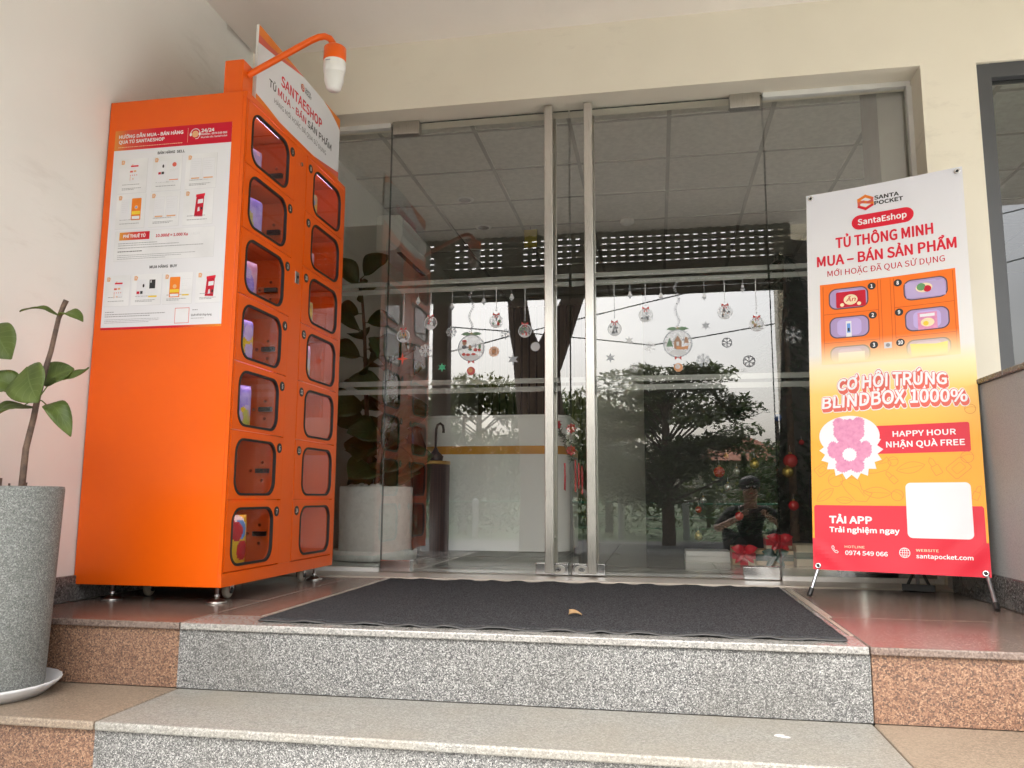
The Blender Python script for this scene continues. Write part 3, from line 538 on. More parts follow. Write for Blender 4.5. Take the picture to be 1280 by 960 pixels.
def card(x0, z0, x1, z1, kind):
    P.rect(x0+.0015, z0-.0015, x1+.0015, z1-.0015, 1, 'pale_ink'); P.rect(x0, z0, x1, z1, 2, 'card_ink')
    cx, cz = x0+.016, z1-.014; P.poly([(cx-.007, cz-.008), (cx+.005, cz-.009), (cx+.008, cz+.004), (cx+.002, cz+.009), (cx-.007, cz+.008)], 3, 'tan_ink'); P.stroke([(cx-.002, cz+.004), (cx+.002, cz+.001), (cx-.002, cz-.003)], .0015, 4, 'card_ink')
    P.lines(x0+.018, x1-.03, z0+.033, .0022, 3, 'grey_ink'); P.lines(x0+.018, x1-.022, z0+.018, .0022, 3, 'grey_ink', random.choice((1, 2)), .005)
    mxx = (x0+x1)/2+.004; top = z1-.02; h = (z1-z0)*.62
    if kind == 'menu':
        P.rect(mxx-.018, top-h+.008, mxx+.022, top, 3, 'white_print'); P.rect(mxx-.014, top-.014, mxx+.018, top-.008, 4, 'red_ink'); P.rect(mxx-.010, top-.007, mxx-.004, top-.004, 4, 'tan_ink'); P.rect(mxx-.016, top-.036, mxx-.004, top-.029, 4, 'coral_ink'); P.rect(mxx-.001, top-.035, mxx+.010, top-.028, 4, 'tan_ink')
        for i in range(4): P.poly(circ(mxx-.014+i*.009, top-.047, .002, 8), 4, 'coral_ink')
        P.poly(circ(mxx-.002, top-.062, .003, 8), 4, 'tan_ink'); P.rect(mxx-.015, top-.068, mxx-.013, top-.05, 4, 'tan_ink')
    elif kind == 'map':
        P.rect(x0+.02, top-h, mxx-.004, top, 3, 'white_print'); P.poly(circ(mxx-.02, top-.02, .004, 10, .007), 4, 'black_ink'); P.rect(x0+.026, top-.052, x0+.037, top-.043, 4, 'crimson_ink'); P.rect(x0+.039, top-.052, x0+.050, top-.042, 4, 'black_ink')
        P.rect(mxx+.004, top-h, x1-.008, top, 3, 'white_print'); P.poly(circ((mxx+x1)/2-.002, top-.016, .009, 12), 4, 'coral_ink'); P.lines(mxx+.008, x1-.012, top-.036, .0015, 4, 'pale_ink', 2); P.rect(mxx+.008, top-h+.008, x1-.012, top-h+.011, 4, 'orange_ink')
    elif kind == 'dark':
        P.rect(x0+.02, top-h, mxx-.004, top, 3, 'white_print'); P.poly(circ(mxx-.016, top-.024, .004, 10, .007), 4, 'black_ink'); P.rect(x0+.022, top-.055, x0+.034, top-.045, 4, 'crimson_ink'); P.rect(x0+.037, top-.055, x0+.047, top-.044, 4, 'black_ink')
        P.rect(mxx+.008, top-.036, mxx+.032, top-.002, 4, 'black_ink'); P.rect(mxx+.012, top-.014, mxx+.016, top-.004, 5, 'pale_ink'); P.rect(mxx+.002, top-h, x1-.012, top-.04, 3, 'white_print'); P.rect(mxx+.006, top-h+.004, x1-.016, top-h+.010, 4, 'yellow_ink')
    elif kind == 'list':
        for xa, xb in ((x0+.02, mxx-.004), (mxx+.003, x1-.008)):
            P.rect(xa, top-h, xb, top, 3, 'white_print'); P.stroke([(xa, top-h), (xb, top-h), (xb, top), (xa, top)], .0008, 4, 'pale_ink', True)
            P.lines(xa+.004, xb-.004, top-.012, .0012, 4, 'pale_ink', 5, .008); P.rect(xa+.005, top-h+.006, xb-.005, top-h+.011, 4, 'tan_ink')
    elif kind == 'phone':
        P.rect(x0+.02, top-h, mxx-.006, top, 3, 'white_print'); P.lines(x0+.024, mxx-.012, top-.012, .0012, 4, 'pale_ink', 6, .008)
        P.poly(rrect(mxx, top-h, mxx+.040, top+.002, .003), 3, 'orange_ink'); P.rect(mxx+.002, top-h+.022, mxx+.038, top-h+.035, 4, 'yellow_ink'); P.rect(mxx+.004, top-h+.004, mxx+.036, top-h+.016, 4, 'white_print'); P.poly(circ(mxx+.02, top-.034, .008, 12), 4, 'olive_ink' if 'olive_ink' in MATS else 'tan_ink'); P.poly(circ(mxx+.02, top-.034, .004, 10), 5, 'blue_ink')
    elif kind == 'phone2':
        P.poly(rrect(x0+.028, top-h, x0+.070, top+.004, .003), 3, 'orange_ink'); P.rect(x0+.030, top-h+.018, x0+.068, top-h+.030, 4, 'yellow_ink'); P.rect(x0+.032, top-h+.003, x0+.066, top-h+.013, 4, 'white_print'); P.poly(circ(x0+.049, top-.032, .008, 12), 4, 'tan_ink')
        P.lines(x0+.078, x1-.006, top-.006, .0012, 4, 'pale_ink', 4, .008); P.lines(x0+.078, x1-.006, top-.046, .0012, 4, 'pale_ink', 2, .006); P.rect(x0+.080, top-h+.005, x1-.012, top-h+.010, 4, 'yellow_ink')
    elif kind == 'booth':
        xb = mxx-.018; P.poly([(xb, top-h), (xb+.034, top-h-.002), (xb+.038, top+.002), (xb+.006, top-.002)], 3, 'crimson_ink'); P.poly([(xb+.004, top-.010), (xb+.040, top-.006), (xb+.040, top+.004), (xb+.004, top)], 4, 'red_ink'); P.poly([(xb+.012, top-.036), (xb+.033, top-.034), (xb+.034, top-.018), (xb+.013, top-.020)], 4, 'white_print'); P.poly([(xb+.012, top-.066), (xb+.022, top-.064), (xb+.02, top-.048), (xb+.014, top-.050)], 4, 'pale_ink'); P.rect(xb+.026, top-.06, xb+.033, top-.05, 4, 'black_ink')
for x0, x1, kk in ((.028, .148, 'menu'), (.170, .292, 'map'), (.309, .436, 'list')): card(x0, .530, x1, .668, kk)
for x0, x1, kk in ((.028, .150, 'phone'), (.168, .292, 'list'), (.309, .430, 'booth')): card(x0, .390, x1, .526, kk)
P.rect(.032, .262, .444, .380, 1, 'pale_ink'); P.rect(.033, .263, .443, .379, 2, 'card_ink'); P.rect(.051, .344, .177, .375, 3, 'phi_bar'); P.text('PHÍ THUÊ TỦ', .067, .160, .3535, .0115, 4, 'white_ink', .03)
P.text('10.000đ = 1.000 Xu', .203, .335, .350, .0105, 3, 'crimson_ink', .03); P.text('/ NGÀY', .346, .386, .3505, .009, 3, 'pale_ink', 0, .25)
P.lines(.048, .21, .330, .0024, 3, 'grey_ink'); P.lines(.048, .30, .322, .0022, 3, 'grey_ink'); P.lines(.048, .40, .312, .0024, 3, 'grey_ink'); P.lines(.048, .15, .298, .003, 3, 'black_ink'); P.lines(.048, .37, .284, .0018, 3, 'grey_ink', 3, .007)
for x0, x1, kk in ((.004, .110, 'menu'), (.118, .240, 'dark'), (.246, .366, 'phone2'), (.380, .484, 'booth')): card(x0, .090, x1, .208, kk)
P.lines(.014, .05, .066, .0028, 1, 'grey_ink'); P.lines(.014, .262, .057, .003, 1, 'grey_ink'); P.lines(.014, .20, .049, .003, 1, 'grey_ink'); P.lines(.014, .24, .038, .0016, 1, 'grey_ink', 3, .006)
P.rect(.302, .016, .360, .074, 1, 'coral_ink'); P.rect(.304, .018, .358, .072, 2, 'card_ink')
P.lines(.372, .395, .063, .003, 1, 'grey_ink'); P.text('Quét để tải ứng dụng', .368, .450, .042, .0068, 1, 'black_ink', .015); P.lines(.368, .42, .032, .002, 1, 'grey_ink')
P.mb.build('instruction_poster', lk)
# header sign standing on the roof of the locker
SXX, SY, SZ, SW, SH = -1.507, 2.69, 1.891, .82, .326
sg = MB().box((SXX-.011, SY, SZ), (SXX, SY+SW, SZ+SH), 'white_plastic').build('header_sign', lk, .001)
S = Print(lambda a, b_, d: (SXX+.0004+d, SY+a, SZ+b_), .0003)
S.rect(0.001, .001, SW-.001, SH-.001, 0, 'white_print')
top = [(0.001, .25), (.08, .262), (.195, .282), (.30, .304), (.409, .3245), (.409, SH-.001), (.001, SH-.001)]
S.poly(top, 1, 'coral_ink'); S.poly([(.001, .285), (.10, .288), (.22, .302), (.33, .3225), (.33, SH-.001), (.001, SH-.001)], 2, 'orange_ink')
S.poly([(.62, SH-.001), (.70, .312), (.77, .292), (.819, .270), (.819, SH-.001)], 1, 'orange_ink')
S.poly([(.001, .001), (.28, .001), (.22, .012), (.12, .026), (.06, .033), (.001, .038)], 1, 'orange_ink')
S.poly([(.40, .001), (.819, .001), (.819, .052), (.70, .036), (.55, .016)], 1, 'coral_ink'); S.poly([(.50, .001), (.819, .001), (.819, .022), (.68, .016)], 2, 'orange_ink')
S.text('SANTAESHOP', .200, .612, .178, .043, 1, 'red_ink', .022); S.text('TỦ', .100, .160, .122, .030, 1, 'black_ink', .02); S.text('MUA - BÁN', .176, .446, .122, .030, 1, 'crimson_ink', .02); S.text('SẢN PHẨM', .462, .727, .122, .030, 1, 'black_ink', .02)
S.text('HÀNG MỚI HOẶC ĐÃ QUA SỬ DỤNG', .150, .668, .074, .0205, 1, 'black_ink', 0)
def emblem(PR, cx, cz, s, layer):
    A_ = lambda pts, m: PR.poly([(cx+x*s, cz+y*s) for x, y in pts], layer, m)
    A_([(-.45, .28), (0, .5), (.45, .3), (.45, .12), (0, .3), (-.22, .2), (-.22, .12), (.2, -.08), (.2, -.2), (.45, -.1), (.45, .02), (-.05, .24), (-.45, .08)], 'orange_ink') if 0 else None
    PR.stroke([(cx+x*s, cz+y*s) for x, y in ((.36, .18), (0, .38), (-.36, .20), (-.36, .08), (.36, -.10), (.36, -.24), (0, -.42), (-.36, -.24))], s*.17, layer, 'orange_ink')
    PR.stroke([(cx+x*s, cz+y*s) for x, y in ((-.36, -.24), (-.36, -.02), (-.1, .04))], s*.15, layer+1, 'coral_ink'); PR.stroke([(cx+x*s, cz+y*s) for x, y in ((.36, .18), (.36, .02), (.12, -.04))], s*.15, layer+1, 'coral_ink'); PR.stroke([(cx+x*s, cz+y*s) for x, y in ((-.36, -.26), (0, -.46), (.36, -.26))], s*.14, layer+2, 'red_ink')
emblem(S, .400, .272, .036, 1); S.text('SANTA', .425, .482, .274, .012, 1, 'black_ink', .03); S.text('POCKET', .425, .490, .258, .012, 1, 'black_ink', .03)
S.mb.build('sign_print', sg)
MB().box((-1.60, 2.615, 1.8905), (-1.522, 2.693, 2.030), OP).build('camera_post', lk, .004)
pts = [(-1.523, 2.655, 1.984), (-1.42, 2.656, 2.033), (-1.31, 2.657, 2.085), (-1.27, 2.658, 2.104), (-1.24, 2.659, 2.115), (-1.215, 2.66, 2.116), (-1.195, 2.66, 2.105), (-1.182, 2.66, 2.085), (-1.174, 2.66, 2.060)]
MB().tube(pts, .0125, OP, 14).build('camera_arm', lk)
sc = MB().lathe([(.02, .056), (.036, .055), (.0415, .050), (.0425, .0), (.041, -.006)], (-1.172, 2.66, 2.010), OP, 32).build('security_camera', lk)
MB().lathe([(.0418, .004), (.0418, -.022), (.040, -.040), (.037, -.043)], (-1.172, 2.66, 2.002), 'white_plastic', 32).box((-1.190, 2.617, 1.993), (-1.172, 2.6195, 1.996), 'grey_ink').build('camera_housing', sc)
MB().lathe([(.0375, 0), (.0365, -.030), (.032, -.044), (.0275, -.060), (.022, -.068), (.0001, -.070)], (-1.172, 2.66, 1.960), 'white_plastic', 32).build('camera_lens_dome', sc)
for x_, y_ in ((-1.963, 2.675), (-1.548, 2.675), (-1.537, 3.475), (-1.963, 3.475)):
    q = MB().lathe([(.036, 0), (.036, .004), (.022, .010), (.010, .016), (.0065, .018), (.0065, .07)], (x_, y_, .001), 'stainless', 20).lathe([(.0115, .021), (.0115, .029)], (x_, y_, 0), 'steel_polished', 6); q.build('levelling_foot', lk)
for x_, y_ in ((-1.90, 2.80), (-1.578, 2.80), (-1.565, 3.40), (-1.90, 3.40)):
    q = MB(); Mx = Matrix.Rotation(R_(90), 4, 'Y') @ Matrix.Rotation(R_(0), 4, 'Z')
    q.box((x_-.022, y_-.030, .052), (x_+.022, y_+.030, .0598), 'steel_polished').box((x_-.018, y_-.014, .028), (x_-.0145, y_+.014, .052), 'steel_polished').box((x_+.0145, y_-.014, .028), (x_+.018, y_+.014, .052), 'steel_polished')
    cs = q.build('caster', lk)
    MB().lathe([(.006, -.0145), (.012, -.013), (.0135, -.010), (.025, -.009), (.0275, -.005), (.0275, .005), (.025, .009), (.0135, .010), (.012, .013), (.006, .0145)], (x_, y_, .0282), 'tape', 28, True, Mx).lathe([(.004, -.0185), (.011, -.0185), (.011, .0185), (.004, .0185)], (x_, y_, .0282), 'black_rubber', 18, True, Mx).build('wheel', cs)

# goods inside the compartments
def pouch(name, label, c, w, h, t, mats, rot=0, box=False):
    m = MB(); n = 30; random.seed(hash_s(label)); sp = [(random.uniform(-.3, .3), random.uniform(-.35, .35), random.uniform(.08, .2), random.choice(mats[1:])) for _ in range(7)]
    for side in (1, -1):
        for i in range(n):
            for j in range(n):
                vs = []
                for (p, q) in ((i, j), (i+1, j), (i+1, j+1), (i, j+1)):
                    a = 2*p/n-1; b_ = 2*q/n-1; fl = (1-abs(a)**(8 if box else 3))*(1-abs(b_)**(10 if box else 4)); wr = .05*math.sin(a*9+b_*7)*(0 if box else 1); ex = max(0, fl+wr*fl)**.6
                    vs.append(Vector((side*t/2*ex, a*w/2*(1-.05*(1-abs(b_))*(0 if box else 1)), b_*h/2)))
                ca = (2*i+1)/n-1; cb = (2*j+1)/n-1; mt = mats[0]
                for (sa, sb, sr, sm_) in sp:
                    if (ca/2-sa)**2+(cb/2-sb)**2 < sr**2: mt = sm_
                Mz = Matrix.Translation(Vector(c)+Vector((0, 0, h/2))) @ Matrix.Rotation(rot, 4, 'Z')
                m.add([Mz @ v for v in vs], [(0, 1, 2, 3)], mt, True)
    return tag(m.build(name), label, 'snack pack' if not box else 'toy box', 'goods in the locker compartments')
def hash_s(s): return sum((i+1)*ord(c) for i, c in enumerate(s)) % 9973
def item(row, colm, label, w, h, t, mats, box=False, rot=-.25, dy=0):
    y = (2.760 if colm == 0 else 3.285)+dy; pouch('toy_box' if box else 'goods_pouch', label, (-1.565, y, ZB[row]+.0045), w, h, t, mats, rot, box)
item(1, 0, 'pale lilac pouch with pink print in locker compartment 1', .15, .13, .05, ['bag_lilac', 'bag_pink', 'bag_white'])
item(2, 0, 'violet box with yellow and green picture in locker compartment 2', .17, .175, .05, ['bag_violet', 'bag_yellow', 'bag_lime', 'bag_violet'], True)
item(3, 0, 'purple and pink rounded pouch in locker compartment 3', .16, .17, .06, ['bag_pink', 'bag_violet', 'bag_lilac'])
item(4, 0, 'tall blue violet pack with yellow edge in locker compartment 4', .13, .185, .05, ['bag_violet', 'bag_lilac', 'bag_yellow'], True)
item(5, 0, 'violet bag with yellow and green figures in locker compartment 5', .16, .18, .06, ['bag_violet', 'bag_lime', 'bag_yellow', 'bag_lilac'])
item(7, 0, 'bright yellow crinkled bag with red and blue print in locker compartment 7', .18, .19, .06, ['bag_yellow', 'ribbon_red', 'blue_ink', 'bag_white', 'bag_yellow'])
item(1, 1, 'yellow pack with green print in locker compartment 8', .14, .15, .05, ['bag_yellow', 'bag_lime', 'blue_ink'], True)
item(2, 1, 'small pink pouch in locker compartment 9', .15, .12, .05, ['bag_pink', 'bag_lilac', 'bag_white'])
item(3, 1, 'lime and orange bag in locker compartment 10', .16, .14, .05, ['bag_lime', 'bag_yellow', 'coral_ink'])
item(4, 1, 'white bag with yellow animal print in locker compartment 11', .15, .185, .05, ['bag_white', 'bag_yellow', 'bag_pink', 'bag_lime'])
random.seed(11)

# ------------------------------------------------------------------ standing banner
BN_O = Vector((.5935, 3.3483, .1013)); bu = Vector((.92638, -.37659, 0)); bv = Vector((.04853, .11937, .99166)); bn = bu.cross(bv)
BM = Matrix(((bu.x, bn.x*-1, bv.x, BN_O.x), (bu.y, bn.y*-1, bv.y, BN_O.y), (bu.z, bn.z*-1, bv.z, BN_O.z), (0, 0, 0, 1)))
# local axes: x across, y towards the back, z up the sheet
byv = bv.cross(bu); BM = Matrix(((bu.x, byv.x, bv.x, BN_O.x), (bu.y, byv.y, bv.y, BN_O.y), (bu.z, byv.z, bv.z, BN_O.z), (0, 0, 0, 1)))
ban = thing('standing_banner', 'tall printed banner on a folding stand, white above and yellow and red below', 'banner', (0, 0, 0), local=True)
ban.matrix_world = BM
def warp(a, b_):
    w = .0035*math.sin(a*7+b_*2.2)*math.sin(b_*2.5+.4)
    w += .0035*math.exp(-((a-.54)/.09)**2-((b_-.09)/.10)**2)*math.sin((a-b_*.9)*36) + .002*math.exp(-((a-.05)/.08)**2-((b_-.05)/.06)**2)*math.sin((a+b_)*45)
    w += .002*math.exp(-(b_/.06)**2)*math.sin(a*16)
    w += .010*math.sin(math.pi*a/.6)*(.4+.6*math.sin(b_*1.9)) - .006*math.sin(math.pi*b_/1.6)
    return w
B = Print(lambda a, b_, d: (a, -d, b_), .0005)
def sag(a, b_):   # lower hem hangs a little between the eyelets
    return b_
B.rect(0, 0, .6, 1.606, 0, 'banner_print')
k = 1.606/1.6
T = B.text
emblem(B, .238, 1.530, .072, 1)
T('SANTA', .272, .367, 1.5335, .0165, 1, 'black_ink', .035); T('POCKET', .272, .382, 1.509, .0165, 1, 'black_ink', .035)
B.poly(rrect(.181, 1.407, .418, 1.474, .033), 1, 'red_ink'); T('SantaEshop', .205, .392, 1.429, .025, 2, 'white_ink', .02)
T('TỦ THÔNG MINH', .115, .485, 1.338, .045, 1, 'red_ink', .022); T('MUA – BÁN SẢN PHẨM', .039, .563, 1.262, .044, 1, 'red_ink', .022); T('MỚI HOẶC ĐÃ QUA SỬ DỤNG', .080, .519, 1.212, .025, 1, 'crimson_ink', .006)
B.rect(.049, .825, .552, 1.177, 1, 'fade_orange')
for a in (.0615, .272, .331, .542): B.rect(a-.0012, .825, a+.0012, 1.17, 2, 'fade_line')
for z in (1.042, .917): B.rect(.063, z-.0012, .272, z+.0012, 2, 'fade_line'); B.rect(.331, z-.0012, .542, z+.0012, 2, 'fade_line')
B.rect(.282, .83, .284, 1.172, 2, 'fade_line'); B.rect(.318, .83, .320, 1.172, 2, 'fade_line')
for (x0, x1, z0, z1, i) in ((.083, .236, 1.060, 1.153, 1), (.366, .523, 1.064, 1.153, 8), (.083, .236, .934, 1.027, 2), (.366, .523, .934, 1.027, 9), (.083, .236, .812, .900, 3), (.366, .523, .812, .900, 10)):
    zz = max(z0, .826); B.poly(rrect(x0, zz, x1, z1, .030 if z0 > .82 else .028), 2, 'fade_dark'); B.poly(rrect(x0+.005, zz+.005, x1-.005, z1-.005, .026), 3, 'fade_lilac'); B.poly(rrect(x0+.03, zz+.01, x1-.03, z1-.012, .02), 4, 'fade_pale')
    cx = .2495 if i < 8 else .3465; B.poly(circ(cx, z1-.006, .0155, 24), 2, 'black_ink'); s_ = str(i); w = .018 if len(s_) > 1 else .009; T(s_, cx-w/2, cx+w/2, z1-.013, .0145, 3, 'white_ink', .03)
B.poly(rrect(.112, 1.066, .226, 1.135, .006), 5, 'crimson_ink'); B.poly(circ(.168, 1.098, .027, 18, .023), 6, 'cream_ink'); T('Ân', .150, .188, 1.090, .018, 7, 'crimson_ink', .01, .2)
for a in (.135, .20): B.poly(circ(a, 1.078, .008, 10), 6, 'cream_ink')
B.poly([(.376, 1.074), (.515, 1.072), (.512, 1.140), (.49, 1.136), (.385, 1.142), (.372, 1.136)], 5, 'lilac_ink'); B.poly(circ(.44, 1.112, .03, 16, .02), 6, 'cream_ink'); B.poly(circ(.43, 1.116, .016, 12), 7, 'green_ink'); B.poly(circ(.452, 1.106, .014, 12), 7, 'crimson_ink')
B.rect(.147, .938, .168, 1.005, 5, 'white_print'); B.rect(.151, .955, .164, .995, 6, 'blue_ink'); B.rect(.154, .96, .161, .975, 7, 'black_ink')
B.rect(.412, .938, .480, 1.008, 5, 'pink_ink'); B.poly(circ(.446, .966, .024, 16, .018), 6, 'cream_ink'); B.poly(circ(.44, .962, .01, 10), 7, 'yellow_ink'); B.rect(.42, .99, .472, 1.002, 6, 'white_print')
B.rect(.115, .828, .215, .872, 5, 'fade_white'); B.poly([(.385, .83), (.508, .83), (.512, .882), (.47, .876), (.38, .884)], 5, 'fade_yellow')
B.rect(.287, .875, .315, .900, 3, 'pale_ink'); B.poly(circ(.301, .888, .008, 12), 4, 'grey_ink')
# bulging headline
def arch(x0, x1, base, amp, sk):
    def f_(a, b_):
        t = (a-x0)/(x1-x0); return (a, base+(b_-base)*(1+.22*math.sin(math.pi*t))+amp*math.sin(math.pi*t)+sk*t)
    return f_
for (body, x0, x1, base, cap) in (('CƠ HỘI TRÚNG', .108, .500, .712, .043), ('BLINDBOX 1000%', .047, .564, .640, .043)):
    for dz, dx, bold, lay, m in ((-.012, .004, .085, 2, 'white_ink'), (-.008, .003, .085, 2.4, 'white_ink'), (0, 0, .085, 2.8, 'white_ink'), (-.012, .004, .05, 3.4, 'coral_ink'), (-.008, .003, .05, 3.8, 'coral_ink'), (-.004, .0015, .05, 4.2, 'coral_ink'), (0, 0, .05, 4.6, 'coral_ink'), (0, 0, .022, 5.4, 'cream_ink' if 0 else 'white_print')):
        T(body, x0+dx-.05*bold, x1+dx+.05*bold, base+dz, cap, lay, m, bold, .06, tf=arch(x0, x1, base, .008, 0))
B.poly(rrect(.200, .4505, .564, .5615, .008), 1, 'red_ink'); T('HAPPY HOUR', .303, .519, .5165, .0205, 2, 'white_ink', .02); T('NHẬN QUÀ FREE', .278, .546, .4755, .0215, 2, 'white_ink', .02)
star = []
for i in range(36):
    a = 2*math.pi*i/36; rr = .118 if i % 2 == 0 else .098; star.append((.150+rr*math.cos(a), .468+rr*math.sin(a)*1.0))
B.poly(star, 2, 'white_print'); B.poly(circ(.145, .525, .112, 40, .082), 2.4, 'white_print')
def furry(cx, cz, rx, rz, lay, m='pink_ink'):
    B.poly([(cx+(rx+.0025*math.sin(i*9.1)+.0018*math.sin(i*5.3))*math.cos(2*math.pi*i/80), cz+(rz+.0025*math.sin(i*7.7))*math.sin(2*math.pi*i/80)) for i in range(80)], lay, m)
for q in ((.108, .578, .022, .022), (.182, .578, .022, .022), (.085, .470, .022, .034), (.205, .470, .022, .034), (.118, .405, .026, .026), (.172, .405, .026, .026)): furry(*q, 3)
furry(.145, .455, .058, .066, 3.3); furry(.145, .543, .058, .050, 3.6); furry(.145, .450, .026, .026, 4, 'white_print')
# line doodles over the yellow field
random.seed(5)
def doodle(cx, cz, kind, s, a0):
    rot = lambda pts: [(cx+(x*math.cos(a0)-y*math.sin(a0))*s, cz+(x*math.sin(a0)+y*math.cos(a0))*s) for x, y in pts]
    if kind == 0:
        up = [(-1+2*i/14, .42*math.sin(math.pi*i/14)**.8) for i in range(15)]; B.stroke(rot(up+[(x, -y) for x, y in up[::-1]]), .0016, .6, 'doodle_ink', True); B.stroke(rot([(-.8, 0), (.8, 0)]), .0012, .6, 'doodle_ink')
    elif kind == 1:
        B.stroke(rot(circ(0, 0, .6, 20)), .0016, .6, 'doodle_ink', True); B.stroke(rot([(.6*math.cos(t/6), .25*math.sin(t/6)) for t in range(20)]), .0012, .6, 'doodle_ink')
    elif kind == 2:
        B.stroke(rot(rrect(-.7, -.55, .7, .55, .18, 4)), .0016, .6, 'doodle_ink', True); B.stroke(rot(rrect(-.4, -.28, .4, .28, .1, 3)), .0012, .6, 'doodle_ink', True)
    elif kind == 3:
        B.stroke(rot(rrect(-.3, -.8, .3, 0, .08, 3)), .0016, .6, 'doodle_ink', True); B.stroke(rot([(-.2, 0), (-.2, .5), (.05, .75), (.2, .5), (.2, 0)]), .0016, .6, 'doodle_ink')
    else:
        B.stroke(rot([(-1, -.2), (-.7, .5), (-.2, .62), (.3, .3), (.9, .55), (1, -.1), (.5, -.5), (-.4, -.4)]), .0016, .6, 'doodle_ink', True); B.stroke(rot([(-.6, .1), (0, .25), (.7, .1)]), .0012, .6, 'doodle_ink')
for cx, cz, kk, s in ((.36, .395, 0, .05), (.25, .40, 4, .045), (.44, .40, 3, .045), (.52, .39, 2, .05), (.09, .35, 1, .045), (.05, .29, 0, .04), (.16, .31, 4, .06), (.24, .30, 0, .05), (.29, .36, 3, .035), (.55, .43, 1, .035), (.04, .39, 2, .035), (.31, .29, 1, .035), (.12, .27, 0, .03), (.575, .30, 3, .035), (.57, .61, 1, .03), (.30, .42, 1, .03)): doodle(cx, cz, kk, s, random.uniform(-.8, .8))
B.poly([(.008, .0), (.592, .0), (.592, .243)]+[(.586, .25), (.014, .25), (.008, .243)], 1, 'red_ink')
B.rect(0, 0, .0081, .12, .8, 'red_ink'); B.rect(.5919, 0, .6, .12, .8, 'red_ink')
B.poly(rrect(.339, .131, .555, .337, .018), 2, 'white_print')
T('TẢI APP', .063, .218, .181, .0255, 2, 'white_ink', .035); T('Trải nghiệm ngay', .063, .312, .146, .0185, 2, 'white_ink', .03)
B.stroke([(.071, .091), (.075, .093), (.079, .086), (.0765, .082), (.083, .073), (.087, .0755), (.093, .070), (.0905, .066), (.083, .067), (.075, .076), (.070, .085), (.071, .091)], .0018, 2, 'white_ink')
T('HOTLINE', .117, .188, .0865, .0088, 2, 'cream_ink', .006); T('0974 549 066', .118, .268, .0605, .0155, 2, 'white_ink', .016)
gx, gz, gr = .326, .076, .0175
B.stroke(circ(gx, gz, gr, 28), .0022, 2, 'white_ink', True); B.stroke(circ(gx, gz, gr*.45, 20, gr), .0016, 2, 'white_ink', True); B.stroke([(gx-gr, gz), (gx+gr, gz)], .0016, 2, 'white_ink'); B.stroke([(gx, gz-gr), (gx, gz+gr)], .0016, 2, 'white_ink')
for q in (-.5, .5): B.stroke([(gx-gr*.86, gz+gr*q), (gx+gr*.86, gz+gr*q)], .0014, 2, 'white_ink')
T('WEBSITE', .364, .439, .0825, .0088, 2, 'cream_ink', .006); T('santapocket.com', .364, .548, .0585, .0145, 2, 'white_ink', .016)
bo = B.mb.build('banner_sheet', ban)
bm = bmesh.new(); bm.from_mesh(bo.data)
for i in range(1, 40): bmesh.ops.bisect_plane(bm, geom=bm.verts[:]+bm.edges[:]+bm.faces[:], plane_co=(0.6*i/40, 0, 0), plane_no=(1, 0, 0), dist=1e-5)
for i in range(1, 48): bmesh.ops.bisect_plane(bm, geom=bm.verts[:]+bm.edges[:]+bm.faces[:], plane_co=(0, 0, .36*i/24 if i <= 24 else .36+1.246*(i-24)/24), plane_no=(0, 0, 1), dist=1e-5)
for v in bm.verts: v.co.y += warp(v.co.x, v.co.z)
bm.to_mesh(bo.data); bm.free()
back = MB(); nx, ny = 24, 60
back.add([(.6*i/nx, warp(.6*i/nx, 1.606*j/ny)+.0009, 1.606*j/ny) for j in range(ny+1) for i in range(nx+1)], [(j*(nx+1)+i, (j+1)*(nx+1)+i, (j+1)*(nx+1)+i+1, j*(nx+1)+i+1) for j in range(ny) for i in range(nx)], 'white_print', True)
back.build('banner_back', ban)
BI = BM.inverted()
hub = Vector((.3, .07, .74))
def rodw(pts, r0): return [BI @ Vector(p) for p in pts]
for foot, cor, tip in (((.570, 3.318, .006), (.018, .012, .012), None), ((1.118, 3.012, .006), (.586, .012, .012), None)):
    fl = BI @ Vector(foot); q = MB().tube([hub, Vector(cor), fl], .0065, 'aluminium_rod', 12)
    lg = q.build('support_leg', ban); d = (fl-Vector(cor)).normalized()
    MB().tube([fl-d*.028, fl+d*.002], .0095, 'black_rubber', 12).build('rubber_foot', lg)
for cor in ((.018, .006, 1.588), (.582, .006, 1.588)): MB().tube([hub, cor], .0045, 'aluminium_rod', 10).build('upper_rod', ban)
rf = BI @ Vector((1.045, 3.595, .008)); lg = MB().tube([hub, rf], .007, 'aluminium_rod', 12).build('rear_leg', ban)
q = MB(); q.box((-.06, -.02, -.008), (.06, .02, .018), 'black_rubber', Matrix.Translation(rf)); q.tube([rf+Vector((-.04, 0, .015)), rf+Vector((-.02, 0, .06))], .006, 'black_rubber', 8).tube([rf+Vector((.04, 0, .015)), rf+Vector((.02, 0, .06))], .006, 'black_rubber', 8); q.build('rubber_foot', lg)
MB().lathe([(.02, -.02), (.024, -.012), (.024, .012), (.02, .02)], hub, 'black_plastic', 16, True, Matrix.Rotation(R_(90), 4, 'X')).build('hub', ban)
for a, z in ((.018, 1.588), (.582, 1.588), (.018, .014), (.583, .014)):
    wv = warp(a, z); q = MB().lathe([(.0055, 0), (.006, -.0018), (.0085, -.0022), (.0105, -.0012), (.0115, 0)], (a, wv-.003, z), 'steel_polished', 20, True, Matrix.Rotation(R_(-90), 4, 'X')).lathe([(.0001, 0), (.0055, 0)], (a, wv-.0035, z), 'black_plastic', 14, True, Matrix.Rotation(R_(-90), 4, 'X')); q.build('eyelet', ban)
